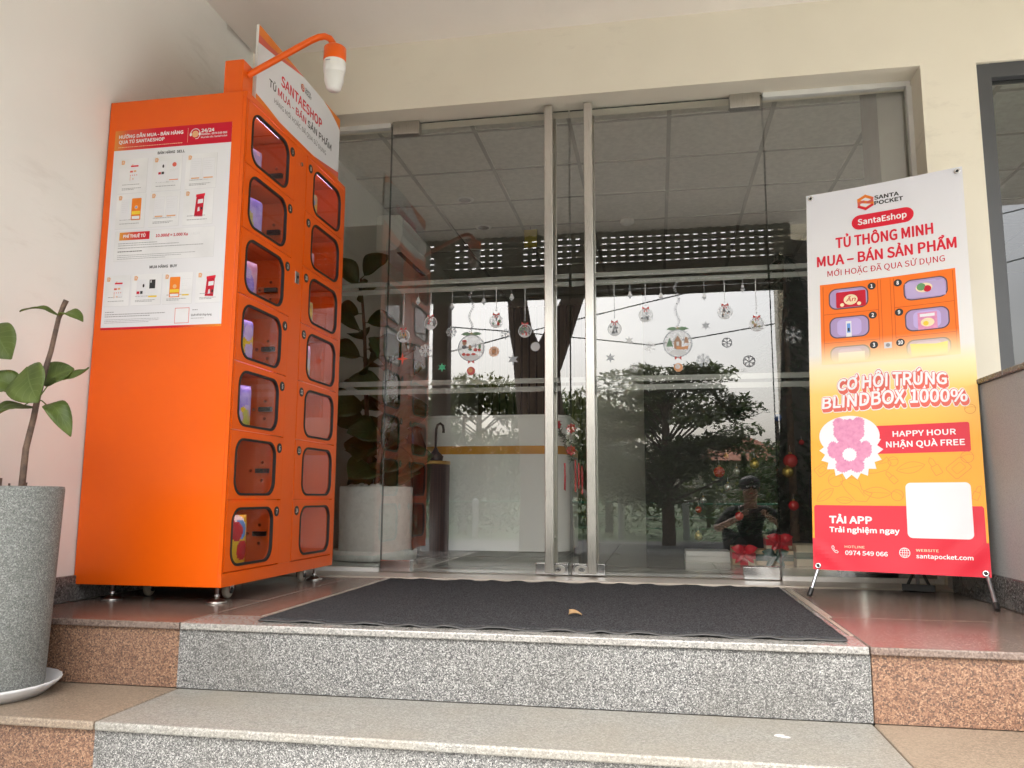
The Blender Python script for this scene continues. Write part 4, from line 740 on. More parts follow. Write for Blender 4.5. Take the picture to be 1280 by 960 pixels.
# ------------------------------------------------------------------ plants by the entrance
def leaf(mb, base, tip, width, up, m, droop=.15, fold=.25, shape='fiddle', wave=.02):
    base, tip, up = Vector(base), Vector(tip), Vector(up).normalized(); d = tip-base; Ln = d.length; d.normalize(); side = d.cross(up).normalized(); up = side.cross(d)
    n, k = 12, 3; vs = []; uv = []
    for i in range(n+1):
        t = i/n
        w = (math.sin(math.pi*min(1, t**.8))**.75*(.62+.5*t) if shape == 'fiddle' else math.sin(math.pi*t)**.8)*width/2
        if i == 0: w = width*.02
        if i == n: w = width*.03
        c = base+d*Ln*t+up*(Ln*droop*math.sin(math.pi*t*.9)-Ln*droop*.55*t*t)
        for j in range(-k, k+1):
            s = j/k; vs.append(c+side*w*s+up*(abs(s)*w*fold+wave*Ln*math.sin(t*11+s*3)*abs(s))); uv.append((s, t+.001))
    q = 2*k+1; mb.add(vs, [(i*q+j, i*q+j+1, (i+1)*q+j+1, (i+1)*q+j) for i in range(n) for j in range(q-1)], m, True, uv); return mb
def solid(o, t=.0012): md = o.modifiers.new('thickness', 'SOLIDIFY'); md.thickness = t; return o
sp = thing('potted_sapling', 'young fiddle leaf fig sapling in a grey stone pot on a white saucer', 'potted plant', (-1.905, 2.07, -.19))
pc = (-1.905, 2.07, 0)
pot = MB().lathe([(.10, -.172), (.148, -.170), (.151, -.16), (.163, .392), (.161, .401), (.152, .402), (.150, .37)], pc, 'terrazzo_pot', 64).build('pot', sp)
MB().lathe([(.149, .366), (.08, .378), (.0001, .383)], pc, 'bark', 32).build('soil', pot)
MB().lathe([(.150, -.1895), (.157, -.1885), (.190, -.158), (.193, -.150), (.189, -.150), (.160, -.178), (.0001, -.181)], pc, 'saucer_plastic', 120, True, None, lambda a, i: .018*abs(math.sin(a*13)) if 2 <= i <= 4 else 0).build('saucer', sp)
MB().tube([(-1.823, 2.05, .375), (-1.820, 2.05, .511), (-1.803, 2.05, .601), (-1.795, 2.05, .665), (-1.780, 2.05, .736), (-1.764, 2.05, .80), (-1.748, 2.05, .898), (-1.735, 2.05, .935), (-1.727, 2.05, .953)], [.0095, .009, .0085, .0085, .008, .0072, .0068, .0075, .0078], 'sapling_bark', 12).build('stem', sp)
stb = MB().tube([(-1.887, 2.04, .37), (-1.886, 2.04, .425)], .0042, 'sapling_bark', 8).tube([(-1.872, 2.06, .37), (-1.874, 2.06, .410)], .003, 'sapling_bark', 8).tube([(-1.812, 2.05, .37), (-1.803, 2.045, .412)], .0025, 'sapling_bark', 8); stb.build('cut_stub', sp)
for ba, ti, w, up, dr in (((-1.750, 2.05, .908), (-1.856, 2.02, .920), .045, (-.1, -.35, 1), .14), ((-1.747, 2.05, .905), (-1.650, 2.03, .885), .050, (.1, -.5, 1), .18), ((-1.965, 2.05, .885), (-1.872, 2.02, .775), .105, (.2, -1, .15), .1), ((-1.835, 2.05, .672), (-1.935, 2.00, .722), .075, (.2, -.9, .7), .15),
      ((-1.825, 2.035, .752), (-1.738, 1.985, .640), .125, (-.1, -1, .25), .08), ((-1.750, 2.06, .722), (-1.632, 2.05, .742), .060, (-.2, -.6, .8), -.12), ((-1.765, 2.05, .640), (-1.652, 2.02, .550), .060, (.4, -.7, .7), .3), ((-1.802, 2.05, .632), (-1.925, 2.01, .565), .055, (-.3, -.6, .8), .22), ((-1.798, 2.04, .668), (-1.902, 2.00, .672), .040, (0, -.5, .9), .14), ((-1.848, 2.06, .640), (-1.945, 2.03, .604), .050, (0, -.7, .7), .12), ((-1.79, 2.06, .70), (-1.715, 2.09, .752), .10, (-.2, -.9, .4), .1)):
    m = leaf(MB(), ba, ti, w*1.22, up, 'sapling_leaf', dr); b0 = Vector(ba); st0 = min([Vector((-1.803, 2.05, .601)), Vector((-1.795, 2.05, .655)), Vector((-1.748, 2.05, .898))], key=lambda p: (p-b0).length)
    if (st0-b0).length < .1 and (st0-b0).length > .004: m.tube([st0, (st0+b0)/2+Vector((0, 0, .004)), b0], .0018, 'sapling_leaf', 6)
    solid(m.build('leaf', sp))

fg = thing('potted_fig', 'big dark leaved fiddle leaf fig in a round white pot behind the left glass panel', 'potted plant', (-1.665, 4.62, .003))
fc = (-1.665, 4.62, .003)
pot = MB().lathe([(.12, .03), (.205, .032), (.213, .05), (.218, .42), (.214, .428), (.20, .428), (.198, .39)], fc, 'white_stone', 56).build('pot', fg)
pb = MB()
for i in range(70):
    a = random.uniform(0, 6.28); q = .18*math.sqrt(random.random()); pb.ball((fc[0]+q*math.cos(a), fc[1]+q*math.sin(a), .418+random.uniform(0, .022)), random.uniform(.013, .024), 'white_stone', 5, (1, 1.2, .7))
pb.build('pebbles', pot)
MB().lathe([(.20, 0), (.245, .004), (.252, .055), (.248, .06), (.235, .058), (.22, .03), (.0001, .03)], fc, 'white_stone', 48).build('saucer', fg)
sm = MB(); stems = [((-1.70, 4.62), (-1.80, 4.60), 1.72), ((-1.63, 4.64), (-1.62, 4.7), 1.25), ((-1.66, 4.58), (-1.53, 4.5), .95)]
for (a, b_, zt) in stems: sm.tube([(a[0], a[1], .40), ((a[0]*2+b_[0])/3-.01, (a[1]*2+b_[1])/3, .4+(zt-.4)*.4), ((a[0]+b_[0]*2)/3, (a[1]+b_[1]*2)/3, .4+(zt-.4)*.75), (b_[0], b_[1], zt)], [.016, .014, .011, .007], 'bark', 8)
sm.build('stem', fg)
random.seed(21)
for (a, b_, zt), cnt in zip(stems, (22, 18, 14)):
    for i in range(cnt):
        t = .08+.92*i/(cnt-1) if cnt < 15 else .10+.90*i/(cnt-1); z = .42+(zt-.42)*t; c = Vector((a[0]+(b_[0]-a[0])*t, a[1]+(b_[1]-a[1])*t, z)); ang = i*2.4+random.uniform(-.4, .4)
        Ln = random.uniform(.24, .34)*(1-.25*t); up_ = random.uniform(-.35, .4) if t < .85 else random.uniform(.5, 1); hd = Vector((math.cos(ang), math.sin(ang), up_)).normalized()
        tip = c+hd*Ln; tip.x = max(-2.07, min(tip.x, -1.30)); tip.y = max(4.12, tip.y)
        m = leaf(MB(), c+hd*.03, tip, Ln*random.uniform(.7, .9), Vector((-hd.x*.4+.15, -hd.y*.3-1.0, .55)), 'brown_leaf' if (i == 1 and cnt > 20) else 'fig_leaf', .12); m.tube([c, c+hd*.035], .003, 'fig_leaf', 6); solid(m.build('leaf', fg))

# ------------------------------------------------------------------ inside the shop
dk = thing('reception_desk', 'white rounded reception desk with an orange stripe across its front', 'desk', (-1.0, 5.3, .003))
xy = lambda a, b_, d: (a, b_, d)
MB().prism(rrect(-1.50, 4.95, -.545, 5.75, .16, 10), xy, .040, .640, 'desk_white', True).prism(rrect(-1.50, 4.95, -.545, 5.75, .16, 10), xy, .692, .872, 'desk_white', True).build('desk_body', dk)
MB().prism(rrect(-1.501, 4.949, -.544, 5.751, .161, 10), xy, .6402, .6918, 'desk_stripe', True).build('orange_stripe', dk)
MB().prism(rrect(-1.47, 4.98, -.575, 5.72, .14, 8), xy, .0035, .0398, 'plinth', True).build('plinth', dk)
MB().prism(rrect(-1.505, 4.945, -.54, 5.755, .165, 10), xy, .8722, .888, 'desk_white', True).build('desk_top', dk)
ch = thing('office_chair', 'black office chair behind the white reception desk, only its rounded top showing', 'chair', (-1.11, 6.1, .003))
MB().prism(rrect(-1.30, .50, -.92, .93, .12, 8), lambda a, b_, d: (a, d, b_), 6.25, 6.31, 'black_plastic', True).prism(rrect(-1.175, .93, -1.055, 1.03, .05, 6), lambda a, b_, d: (a, d, b_), 6.26, 6.30, 'black_plastic', True).build('backrest', ch)
MB().prism(rrect(-1.34, 5.86, -.88, 6.26, .1, 8), xy, .44, .52, 'black_plastic', True).build('seat', ch)
q = MB().tube([(-1.11, 6.06, .08), (-1.11, 6.06, .45)], .025, 'black_plastic', 12)
for i in range(5): a = i*2*math.pi/5; q.tube([(-1.11, 6.06, .10), (-1.11+.28*math.cos(a), 6.06+.28*math.sin(a), .06)], [.022, .014], 'black_plastic', 8).ball((-1.11+.28*math.cos(a), 6.06+.28*math.sin(a), .033), .028, 'black_rubber', 6)
q.build('base', ch)
m_, n_, b_ = new_mat('perforated_metal'); t_ = nd(n_, 'ShaderNodeTexCoord'); v_ = nd(n_, 'ShaderNodeTexVoronoi'); sv(v_, 'Scale', 75); sv(v_, 'Randomness', 0); n_.links.new(t_.outputs['Object'], v_.inputs['Vector'])
r_ = nd(n_, 'ShaderNodeValToRGB'); r_.color_ramp.elements[0].position = .34; r_.color_ramp.elements[1].position = .4; r_.color_ramp.elements[0].color = (.05, .03, .025, 1); r_.color_ramp.elements[1].color = (.008, .009, .013, 1); n_.links.new(v_.outputs['Distance'], r_.inputs[0]); n_.links.new(r_.outputs[0], b_.inputs['Base Color']); sv(b_, 'Roughness', .4)
us = thing('umbrella_stand', 'tall round black perforated umbrella stand with a brass rim beside the desk', 'umbrella stand', (-1.375, 4.80, .003))
uc = (-1.375, 4.80, .003)
MB().lathe([(.112, .012), (.112, .566), (.108, .566), (.108, .02)], uc, 'perforated_metal', 48).build('body', us); MB().lathe([(.1085, .5662), (.1155, .5662), (.1165, .576), (.1155, .587), (.107, .587), (.107, .5662)], uc, 'brass', 40).build('rim', us); MB().lathe([(.118, 0), (.118, .012), (.0001, .012)], uc, 'black_plastic', 40).build('base', us)
um = thing('umbrella', 'folded black umbrella with a curved hook handle standing in the stand', 'umbrella', (-1.37, 4.80, .03), 'umbrellas in the stand')
MB().tube([(-1.36, 4.80, .04), (-1.355, 4.80, .50), (-1.352, 4.80, .74), (-1.350, 4.80, .79), (-1.342, 4.80, .815), (-1.325, 4.80, .825), (-1.308, 4.80, .812), (-1.303, 4.80, .785), (-1.304, 4.80, .765)], [.005, .005, .0075, .008, .008, .008, .008, .008, .0085], 'black_plastic', 10).build('handle', um)
MB().lathe([(.012, .06), (.03, .30), (.045, .58), (.05, .60), (.02, .63), (.008, .655)], (-1.352, 4.80, .02), 'mesh_black', 16, True, None, lambda a, i: .25*math.sin(a*8)).build('canopy', um)
um = thing('umbrella', 'folded brown umbrella leaning left out of the stand', 'umbrella', (-1.42, 4.80, .03), 'umbrellas in the stand')
Mt = Matrix.Rotation(R_(-5), 4, 'Y')
MB().lathe([(.012, .05), (.035, .35), (.05, .58), (.055, .66), (.035, .745), (.04, .775), (.02, .79), (.0001, .795)], (-1.425, 4.805, .02), 'umbrella_brown', 18, True, Mt, lambda a, i: .22*math.sin(a*7+i*.5)).build('canopy', um)
MB().tube([Mt @ Vector((0, 0, .79))+Vector((-1.425, 4.805, .02)), Mt @ Vector((0, 0, .81))+Vector((-1.425, 4.805, .02))], .006, 'steel_polished', 8).build('tip', um)
ac = thing('air_conditioner', 'white wall mounted air conditioner high on the left interior wall', 'air conditioner', (-2.0, 6.0, 2.25))
prof = [(-2.099, 2.245), (-1.945, 2.245), (-1.905, 2.28), (-1.885, 2.36), (-1.888, 2.49), (-1.91, 2.525), (-2.099, 2.53)]
MB().prism(prof, lambda a, b2, d: (a, d, b2), 5.66, 6.45, 'appliance_white', False).build('casing', ac, .006)
MB().box((-1.95, 5.72, 2.2395), (-1.915, 6.39, 2.2445), 'black_plastic', None).build('air_outlet', ac)
for x_, y_, lb in ((-1.42, 5.75, 'recessed round ceiling light nearer the glass doors'), (-1.415, 6.40, 'recessed round ceiling light farther back, above the dashes of daylight')):
    cl = thing('ceiling_light', lb, 'ceiling light', (x_, y_, IZ), 'round lights in the shop ceiling')
    MB().lathe([(.048, -.003), (.066, -.0045), (.07, -.0005)], (x_, y_, IZ-.002), 'white_plastic', 28).build('trim', cl); MB().lathe([(.047, -.0035), (.03, .012), (.0001, .014)], (x_, y_, IZ-.0165+.012), 'steel_polished', 24).build('reflector', cl)
sd = thing('smoke_detector', 'small white round smoke detector on the shop ceiling', 'smoke detector', (-.2, 6.42, IZ))
MB().lathe([(.055, -.005), (.06, -.022), (.05, -.032), (.03, -.045), (.0001, -.047)][::-1], (-.2, 6.42, IZ-.001), 'white_plastic', 28).build('housing', sd); MB().lathe([(.0001, -.0485), (.008, -.048), (.008, -.046)], (-.19, 6.40, IZ+.006), 'black_plastic', 10).build('sensor', sd)
ys = thing('ceiling_tag', 'small yellow card hanging from the shop ceiling', 'sign', (-1.01, 6.45, IZ))
MB().box((-1.07, 6.445, IZ-.19), (-.96, 6.449, IZ-.03), 'yellow_sign').build('card', ys); MB().tube([(-1.015, 6.447, IZ-.03), (-1.015, 6.447, IZ-.004)], .002, 'black_plastic', 6).build('cord', ys)
# garland hung on the end of the desk
sw = thing('christmas_garland', 'green tinsel garland with red flowers and hanging red ribbons on the desk end', 'garland', (-.52, 4.9, .6))
random.seed(3); tn = MB()
for path in ([(-.605, 4.90, .84), (-.575, 4.89, .75), (-.535, 4.89, .66), (-.505, 4.88, .59)], [(-.50, 4.90, .79), (-.475, 4.89, .70), (-.45, 4.89, .62), (-.445, 4.88, .52)], [(-.60, 4.9, .80), (-.56, 4.9, .74), (-.49, 4.9, .68), (-.44, 4.9, .64)]):
    for i in range(len(path)-1):
        for t in range(34):
            p = Vector(path[i]).lerp(Vector(path[i+1]), t/34); d = Vector((random.gauss(0, 1), random.gauss(0, 1), random.gauss(0, 1))).normalized()*random.uniform(.02, .042); s_ = d.cross(Vector((.3, .5, .2))).normalized()*.0035
            tn.add([p-s_, p+s_, p+d], [(0, 1, 2)], 'tinsel')
tn.build('tinsel', sw)
for c in ((-.602, 4.865, .815), (-.512, 4.86, .79), (-.512, 4.855, .655)):
    fl_ = MB()
    for i in range(8): a = i*.785; leaf(fl_, c, (c[0]+.032*math.cos(a), c[1]-.012, c[2]+.032*math.sin(a)), .022, (0, -1, 0), 'ribbon_red', .1, .2, 'oval')
    fl_.ball((c[0], c[1]-.01, c[2]), .006, 'bauble_gold', 5); fl_.build('flower', sw)
for x_, zt, zb_ in ((-.555, .58, .41), (-.49, .60, .40), (-.45, .56, .385), (-.470, .58, .42)):
    MB().add([(x_-.005, 4.875, zt), (x_+.005, 4.875, zt), (x_+.008, 4.87, (zt+zb_)/2), (x_+.005, 4.874, zb_), (x_-.006, 4.874, zb_+.01), (x_-.004, 4.87, (zt+zb_)/2)], [(0, 1, 2, 5), (5, 2, 3, 4)], 'ribbon_red').build('ribbon', sw)
# christmas tree, baubles and parcels
TX, TY, TH = .86, 5.42, 2.05
xt = thing('christmas_tree', 'dark green Christmas tree behind the right hand glass', 'christmas tree', (TX, TY, .003))
MB().tube([(TX, TY, .004), (TX, TY, 1.9)], [.03, .01], 'bark', 8).build('trunk', xt)
MB().lathe([(.12, 0), (.14, .02), (.10, .10), (.0001, .1)], (TX, TY, .003), 'dark_alu', 20).build('tree_stand', xt)
random.seed(8); cr = MB(); Rz = lambda z: .60*max(0, 1-(z-.12)/1.95)**.85
for _ in range(330):
    z = .15+1.85*random.random()**1.4; a = random.uniform(0, 6.283); L0 = Rz(z)*random.uniform(.75, 1.08); 
    p0 = Vector((TX, TY, z+.06)); p1 = Vector((TX+L0*math.cos(a), TY+L0*math.sin(a), z-.10*L0))
    for i in range(26):
        t = random.uniform(.25, 1); p = p0.lerp(p1, t); d = (p1-p0).normalized()*.05+Vector((random.gauss(0, .022), random.gauss(0, .022), random.gauss(0, .018))); s_ = d.cross(Vector((random.random(), random.random(), 1))).normalized()*.0055
        cr.add([p-s_, p+s_, p+d], [(0, 1, 2)], 'pine_needle')
cr.build('crown', xt)
def bauble(x, z, m, rad, label, yoff=None):
    zz = z; y = TY
    for _ in range(8):
        dx = x*y/5.0-TX; rr = max(.12, Rz(max(.15, zz))); dy = math.sqrt(max(.0, rr*rr-dx*dx)); y = min(TY+.0, max(4.78, TY-dy-.02)); zz = .38+(z-.38)*y/5.0
    c = (x*y/5.0, y, zz); o = MB().ball(c, rad, m, 10).lathe([(.0001, rad*.95), (rad*.25, rad*.95), (rad*.25, rad*1.22), (.0001, rad*1.25)], c, 'brass', 10)
    o.tube([(c[0], c[1], zz+rad*1.2), (c[0], c[1]+.01, zz+rad*2.2)], .0012, 'sticker_white', 5); tag(o.build('christmas_bauble'), label, 'bauble', 'baubles on the Christmas tree')
for a in ((.37, .528, 'bauble_red', .036, 'red bauble level with the house eaves, upper left edge of the tree'), (.415, .624, 'bauble_gold', .018, 'tiny gold bauble, highest on the left edge of the tree'), (.473, .533, 'bauble_silver', .022, 'silver bauble just right of the upper red one'), (.418, .437, 'bauble_silver', .026, 'silver bauble under the two upper left baubles'), (.271, .36, 'bauble_silver', .022, 'small silver bauble at the far left edge of the tree'),
          (.241, .302, 'bauble_red', .022, 'small red bauble below the small silver one at the left edge'), (.236, .145, 'bauble_gold', .028, 'gold bauble hanging lowest, above the flat white boxes'), (.478, .266, 'bauble_red', .026, 'red bauble above the parcel with the red bow'), (.577, .576, 'bauble_gold', .030, 'copper gold bauble in the upper middle of the tree'), (.785, .594, 'bauble_red', .042, 'big red bauble right of the glass joint'),
          (.768, .528, 'bauble_gold', .034, 'dull gold bauble below the big red one'), (.792, .33, 'bauble_red', .030, 'red bauble low on the right, above the red wrapped parcel'), (.722, .854, 'bauble_blue', .024, 'dark blue bauble high on the tree'), (.853, .704, 'bauble_red', .016, 'small red bauble high on the right next to the banner')): bauble(*a)
def parcel(label, x0, y0, z0, x1, y1, z1, m, rb, bow=True, cross=True, belt=False):
    t = thing('gift_box', label, 'gift box', ((x0+x1)/2, (y0+y1)/2, z0), 'parcels under the Christmas tree'); MB().box((x0, y0, z0), (x1, y1, z1), m).build('box', t, .003); q = MB(); e = .0012; xm = (x0+x1)/2; w = .022
    if cross: q.box((xm-w, y0-e, z0+.001), (xm+w, y1+e, z1+e), rb)
    if belt or cross: zm = (z0+z1)/2; q.box((x0-e*.7, y0-e*.7, zm-.018), (x1+e*.7, y1+e*.7, zm+.018), rb)
    q.build('ribbon', t)
    if bow:
        k = MB()
        for s_ in (-1, 1):
            leaf(k, (xm, y0-.012, z1-.03), (xm+s_*.07, y0-.03, z1-.005), .05, (0, -1, .3), rb, .3, .3, 'oval'); leaf(k, (xm, y0-.012, z1-.03), (xm+s_*.05, y0-.02, z1-.09), .03, (0, -1, .2), rb, .1, .3, 'oval')
        k.ball((xm, y0-.016, z1-.03), .014, rb, 6); k.build('bow', t)
parcel('kraft parcel with a big red bow at the left end of the row', .405, 4.70, .003, .53, 4.84, .105, 'kraft_paper', 'ribbon_red')
parcel('cream and kraft parcel with a dark green ribbon and bow', .535, 4.72, .003, .735, 4.90, .085, 'kraft_paper', 'ribbon_green', True, False, True)
parcel('parcel in red patterned paper stacked on top behind the others', .60, 4.78, .087, .74, 4.90, .165, 'paper_cream', 'ribbon_red')
parcel('tall pale parcel with a dark glittering band beside the banner', .745, 4.68, .003, .95, 4.88, .118, 'paper_cream', 'ribbon_green', False, False, True)
wb = thing('flat_carton', 'two flat white cartons stacked on the shop floor left of the parcels', 'carton', (.28, 4.9, .003)); MB().box((.153, 4.86, .003), (.415, 5.1, .034), 'white_plastic').build('lower_carton', wb, .002); MB().box((.156, 4.863, .0345), (.412, 5.1, .064), 'white_plastic').build('upper_carton', wb, .002)
sb = thing('steel_bin', 'round stainless steel bin inside, hidden behind the foot of the banner', 'bin', (.98, 4.12, .003)); MB().lathe([(.12, 0), (.122, .01), (.122, .46), (.118, .47), (.11, .47), (.11, .03), (.0001, .03)], (.98, 4.12, .003), 'steel_polished', 36).build('body', sb); MB().lathe([(.124, .001), (.126, .006), (.124, .03)], (.98, 4.12, .003), 'black_plastic', 36).build('foot_ring', sb)

# ------------------------------------------------------------------ stickers on the door glass
DY = GY-.0064
xz = lambda a, b2, d: (a, d, b2)
def stick(name, label, cat, mb, group): return tag(mb.build(name), label, cat, group)
def ringp(mb, cx, cz, r1, r0, m, n=36, y0=None):
    y = y0 if y0 is not None else DY; vs = [(cx+r1*math.cos(2*math.pi*i/n), y, cz+r1*math.sin(2*math.pi*i/n)) for i in range(n)]+[(cx+r0*math.cos(2*math.pi*i/n), y, cz+r0*math.sin(2*math.pi*i/n)) for i in range(n)]
    mb.add(vs, [(i, (i+1) % n, n+(i+1) % n, n+i) for i in range(n)], m)
def flat(mb, pts, m, k=0): mb.add([(a, DY-.0002*k, b2) for a, b2 in pts], [tuple(range(len(pts)))], m)
def flake(mb, cx, cz, rr, m, style, n=6):
    if style == 'star':
        flat(mb, [(cx+(rr if i % 2 == 0 else rr*.45)*math.cos(math.pi*i/n+math.pi/2), cz+(rr if i % 2 == 0 else rr*.45)*math.sin(math.pi*i/n+math.pi/2)) for i in range(2*n)], m)
    elif style == 'four':
        flat(mb, [(cx+(rr if i % 2 == 0 else rr*.28)*math.cos(math.pi*i/4+math.pi/2), cz+(rr if i % 2 == 0 else rr*.28)*math.sin(math.pi*i/4+math.pi/2)) for i in range(8)], m)
    else:
        for i in range(n):
            a = 2*math.pi*i/n+math.pi/2; ca, sa = math.cos(a), math.sin(a); P_ = lambda r, t: (cx+r*ca-t*sa, cz+r*sa+t*ca); w = rr*.075
            flat(mb, [P_(0, -w), P_(rr, -w), P_(rr, w), P_(0, w)], m, 0)
            for rb, ll in ((.5, .3), (.75, .22)):
                if style == 'wheel' and rb > .6: continue
                for s_ in (-1, 1): flat(mb, [P_(rr*rb, s_*w*.5), P_(rr*(rb+.12), s_*w*.5), P_(rr*(rb+ll+.08), s_*rr*ll), P_(rr*(rb+ll-.05), s_*rr*ll)], m, 1)
        if style == 'wheel': ringp(mb, cx, cz, rr*.98, rr*.82, m, 24)
        if style == 'sun': ringp(mb, cx, cz, rr*.5, rr*.3, m, 20)
        flat(mb, circ(cx, cz, rr*.2, 10), m, 2)
GF = 'snowflake stickers on the door glass'
for x, z, rr, m, sty, n, lb in ((-1.011, 1.20, .027, 'sticker_grey', 'arms', 8, 'grey eight armed snowflake sticker left of the large bauble on the left door'), (-.732, 1.181, .026, 'sticker_grey', 'arms', 6, 'grey snowflake sticker right of the small round bauble, upper right of the left door'), (-.79, 1.094, .026, 'sticker_orange', 'sun', 12, 'orange sun shaped snowflake sticker'), (-.693, 1.051, .030, 'sticker_grey', 'star', 6, 'grey six pointed star sticker low on the left door by the trunk'), (-1.057, 1.02, .024, 'sticker_mint', 'star', 6, 'green star sticker at the lower left of the left door'), (-1.146, 1.108, .032, 'sticker_white', 'arms', 8, 'bright white snowflake sticker over the reflected locker'), (-1.266, 1.069, .032, 'sticker_star', 'four', 4, 'orange red four pointed star sticker'),
      (-.121, 1.13, .022, 'sticker_white', 'star', 6, 'pale snowflake sticker beside the right pull handle, upper of two'), (-.212, 1.046, .025, 'sticker_grey', 'star', 6, 'pale snowflake sticker beside the right pull handle, lower of two'), (-.023, 1.094, .026, 'sticker_white', 'arms', 6, 'white snowflake sticker just left of the large gingerbread bauble'), (-.10, .993, .024, 'sticker_clear', 'arms', 8, 'faint snowflake sticker over the reflected tree top'), (.243, 1.19, .024, 'sticker_grey', 'star', 6, 'grey solid star snowflake sticker right of the large right bauble'), (.227, 1.023, .032, 'sticker_grey', 'arms', 7, 'large spiky snowflake sticker low right of the large right bauble'), (.339, 1.105, .025, 'sticker_dark', 'wheel', 6, 'dark wheel shaped snowflake sticker, upper of two'), (.437, 1.012, .029, 'sticker_dark', 'wheel', 6, 'dark wheel shaped snowflake sticker, lower of two'), (.641, 1.132, .040, 'sticker_clear', 'arms', 6, 'faint large snowflake sticker on the fixed right glass panel')):
    q = MB(); flake(q, x, z, rr, m, sty, n); stick('snowflake_sticker', lb, 'sticker', q, GF)
GB = 'bauble stickers hanging on the door glass'
TOPZ = 1.413
scene_cols = [['sticker_orange', 'sticker_olive', 'sticker_dark'], ['sticker_red', 'sticker_grey', 'sticker_white'], ['sticker_red', 'sticker_dark', 'sticker_green'], ['sticker_green', 'sticker_red', 'sticker_dark'], ['sticker_grey', 'sticker_dark', 'sticker_dark'], ['sticker_dark', 'sticker_grey', 'sticker_grey'], ['sticker_brown', 'sticker_dark', 'sticker_white'], ['sticker_olive', 'sticker_olive', 'sticker_brown']]
random.seed(17)
for (x, z, lb), sc_ in zip(((-1.264, 1.188, 'bauble sticker with yellow parcels inside, leftmost on the left door'), (-1.121, 1.251, 'bauble sticker with a big red bow and snow, second on the left door'), (-.78, 1.247, 'bauble sticker with red and green toys, third on the left door'), (-.633, 1.194, 'bauble sticker with green figures beside the left pull handle'), (-.19, 1.188, 'bauble sticker with a grey cottage beside the right pull handle'), (-.039, 1.25, 'bauble sticker with a grey snowy scene, second on the right door'), (.335, 1.252, 'bauble sticker with a brown sleigh on snow, third on the right door'), (.479, 1.189, 'bauble sticker with an olive fir and deer, rightmost on the right door')), scene_cols):
    q = MB(); q.box((x-.0016, DY-.0004, z+.05), (x+.0016, DY, TOPZ), 'sticker_white'); flat(q, circ(x, z, .032, 28), 'sticker_clear'); ringp(q, x, z, .0345, .0305, 'sticker_white', 36, DY-.0003); flat(q, circ(x, z-.022, .020, 16, .008), 'sticker_white', 2)
    for i in range(9): cx, cz = x+random.uniform(-.020, .018), z+random.uniform(-.018, .012); w_, h_ = random.uniform(.004, .009), random.uniform(.005, .012); flat(q, random.choice(([(cx-w_, cz-h_), (cx+w_, cz-h_), (cx, cz+h_)], circ(cx, cz, w_*.7, 8), [(cx-w_*.7, cz-h_*.7), (cx+w_*.7, cz-h_*.7), (cx+w_*.7, cz+h_*.5), (cx, cz+h_), (cx-w_*.7, cz+h_*.5)])), sc_[i % 3], 3+i)
    for s_ in (-1, 1): flat(q, [(x, z+.034), (x+s_*.016, z+.045), (x+s_*.017, z+.030)], 'sticker_red', 14); flat(q, [(x, z+.034), (x+s_*.004, z+.032), (x+s_*.010, z+.018), (x+s_*.005, z+.018)], 'sticker_red', 14)
    stick('bauble_sticker', lb, 'sticker', q, GB)
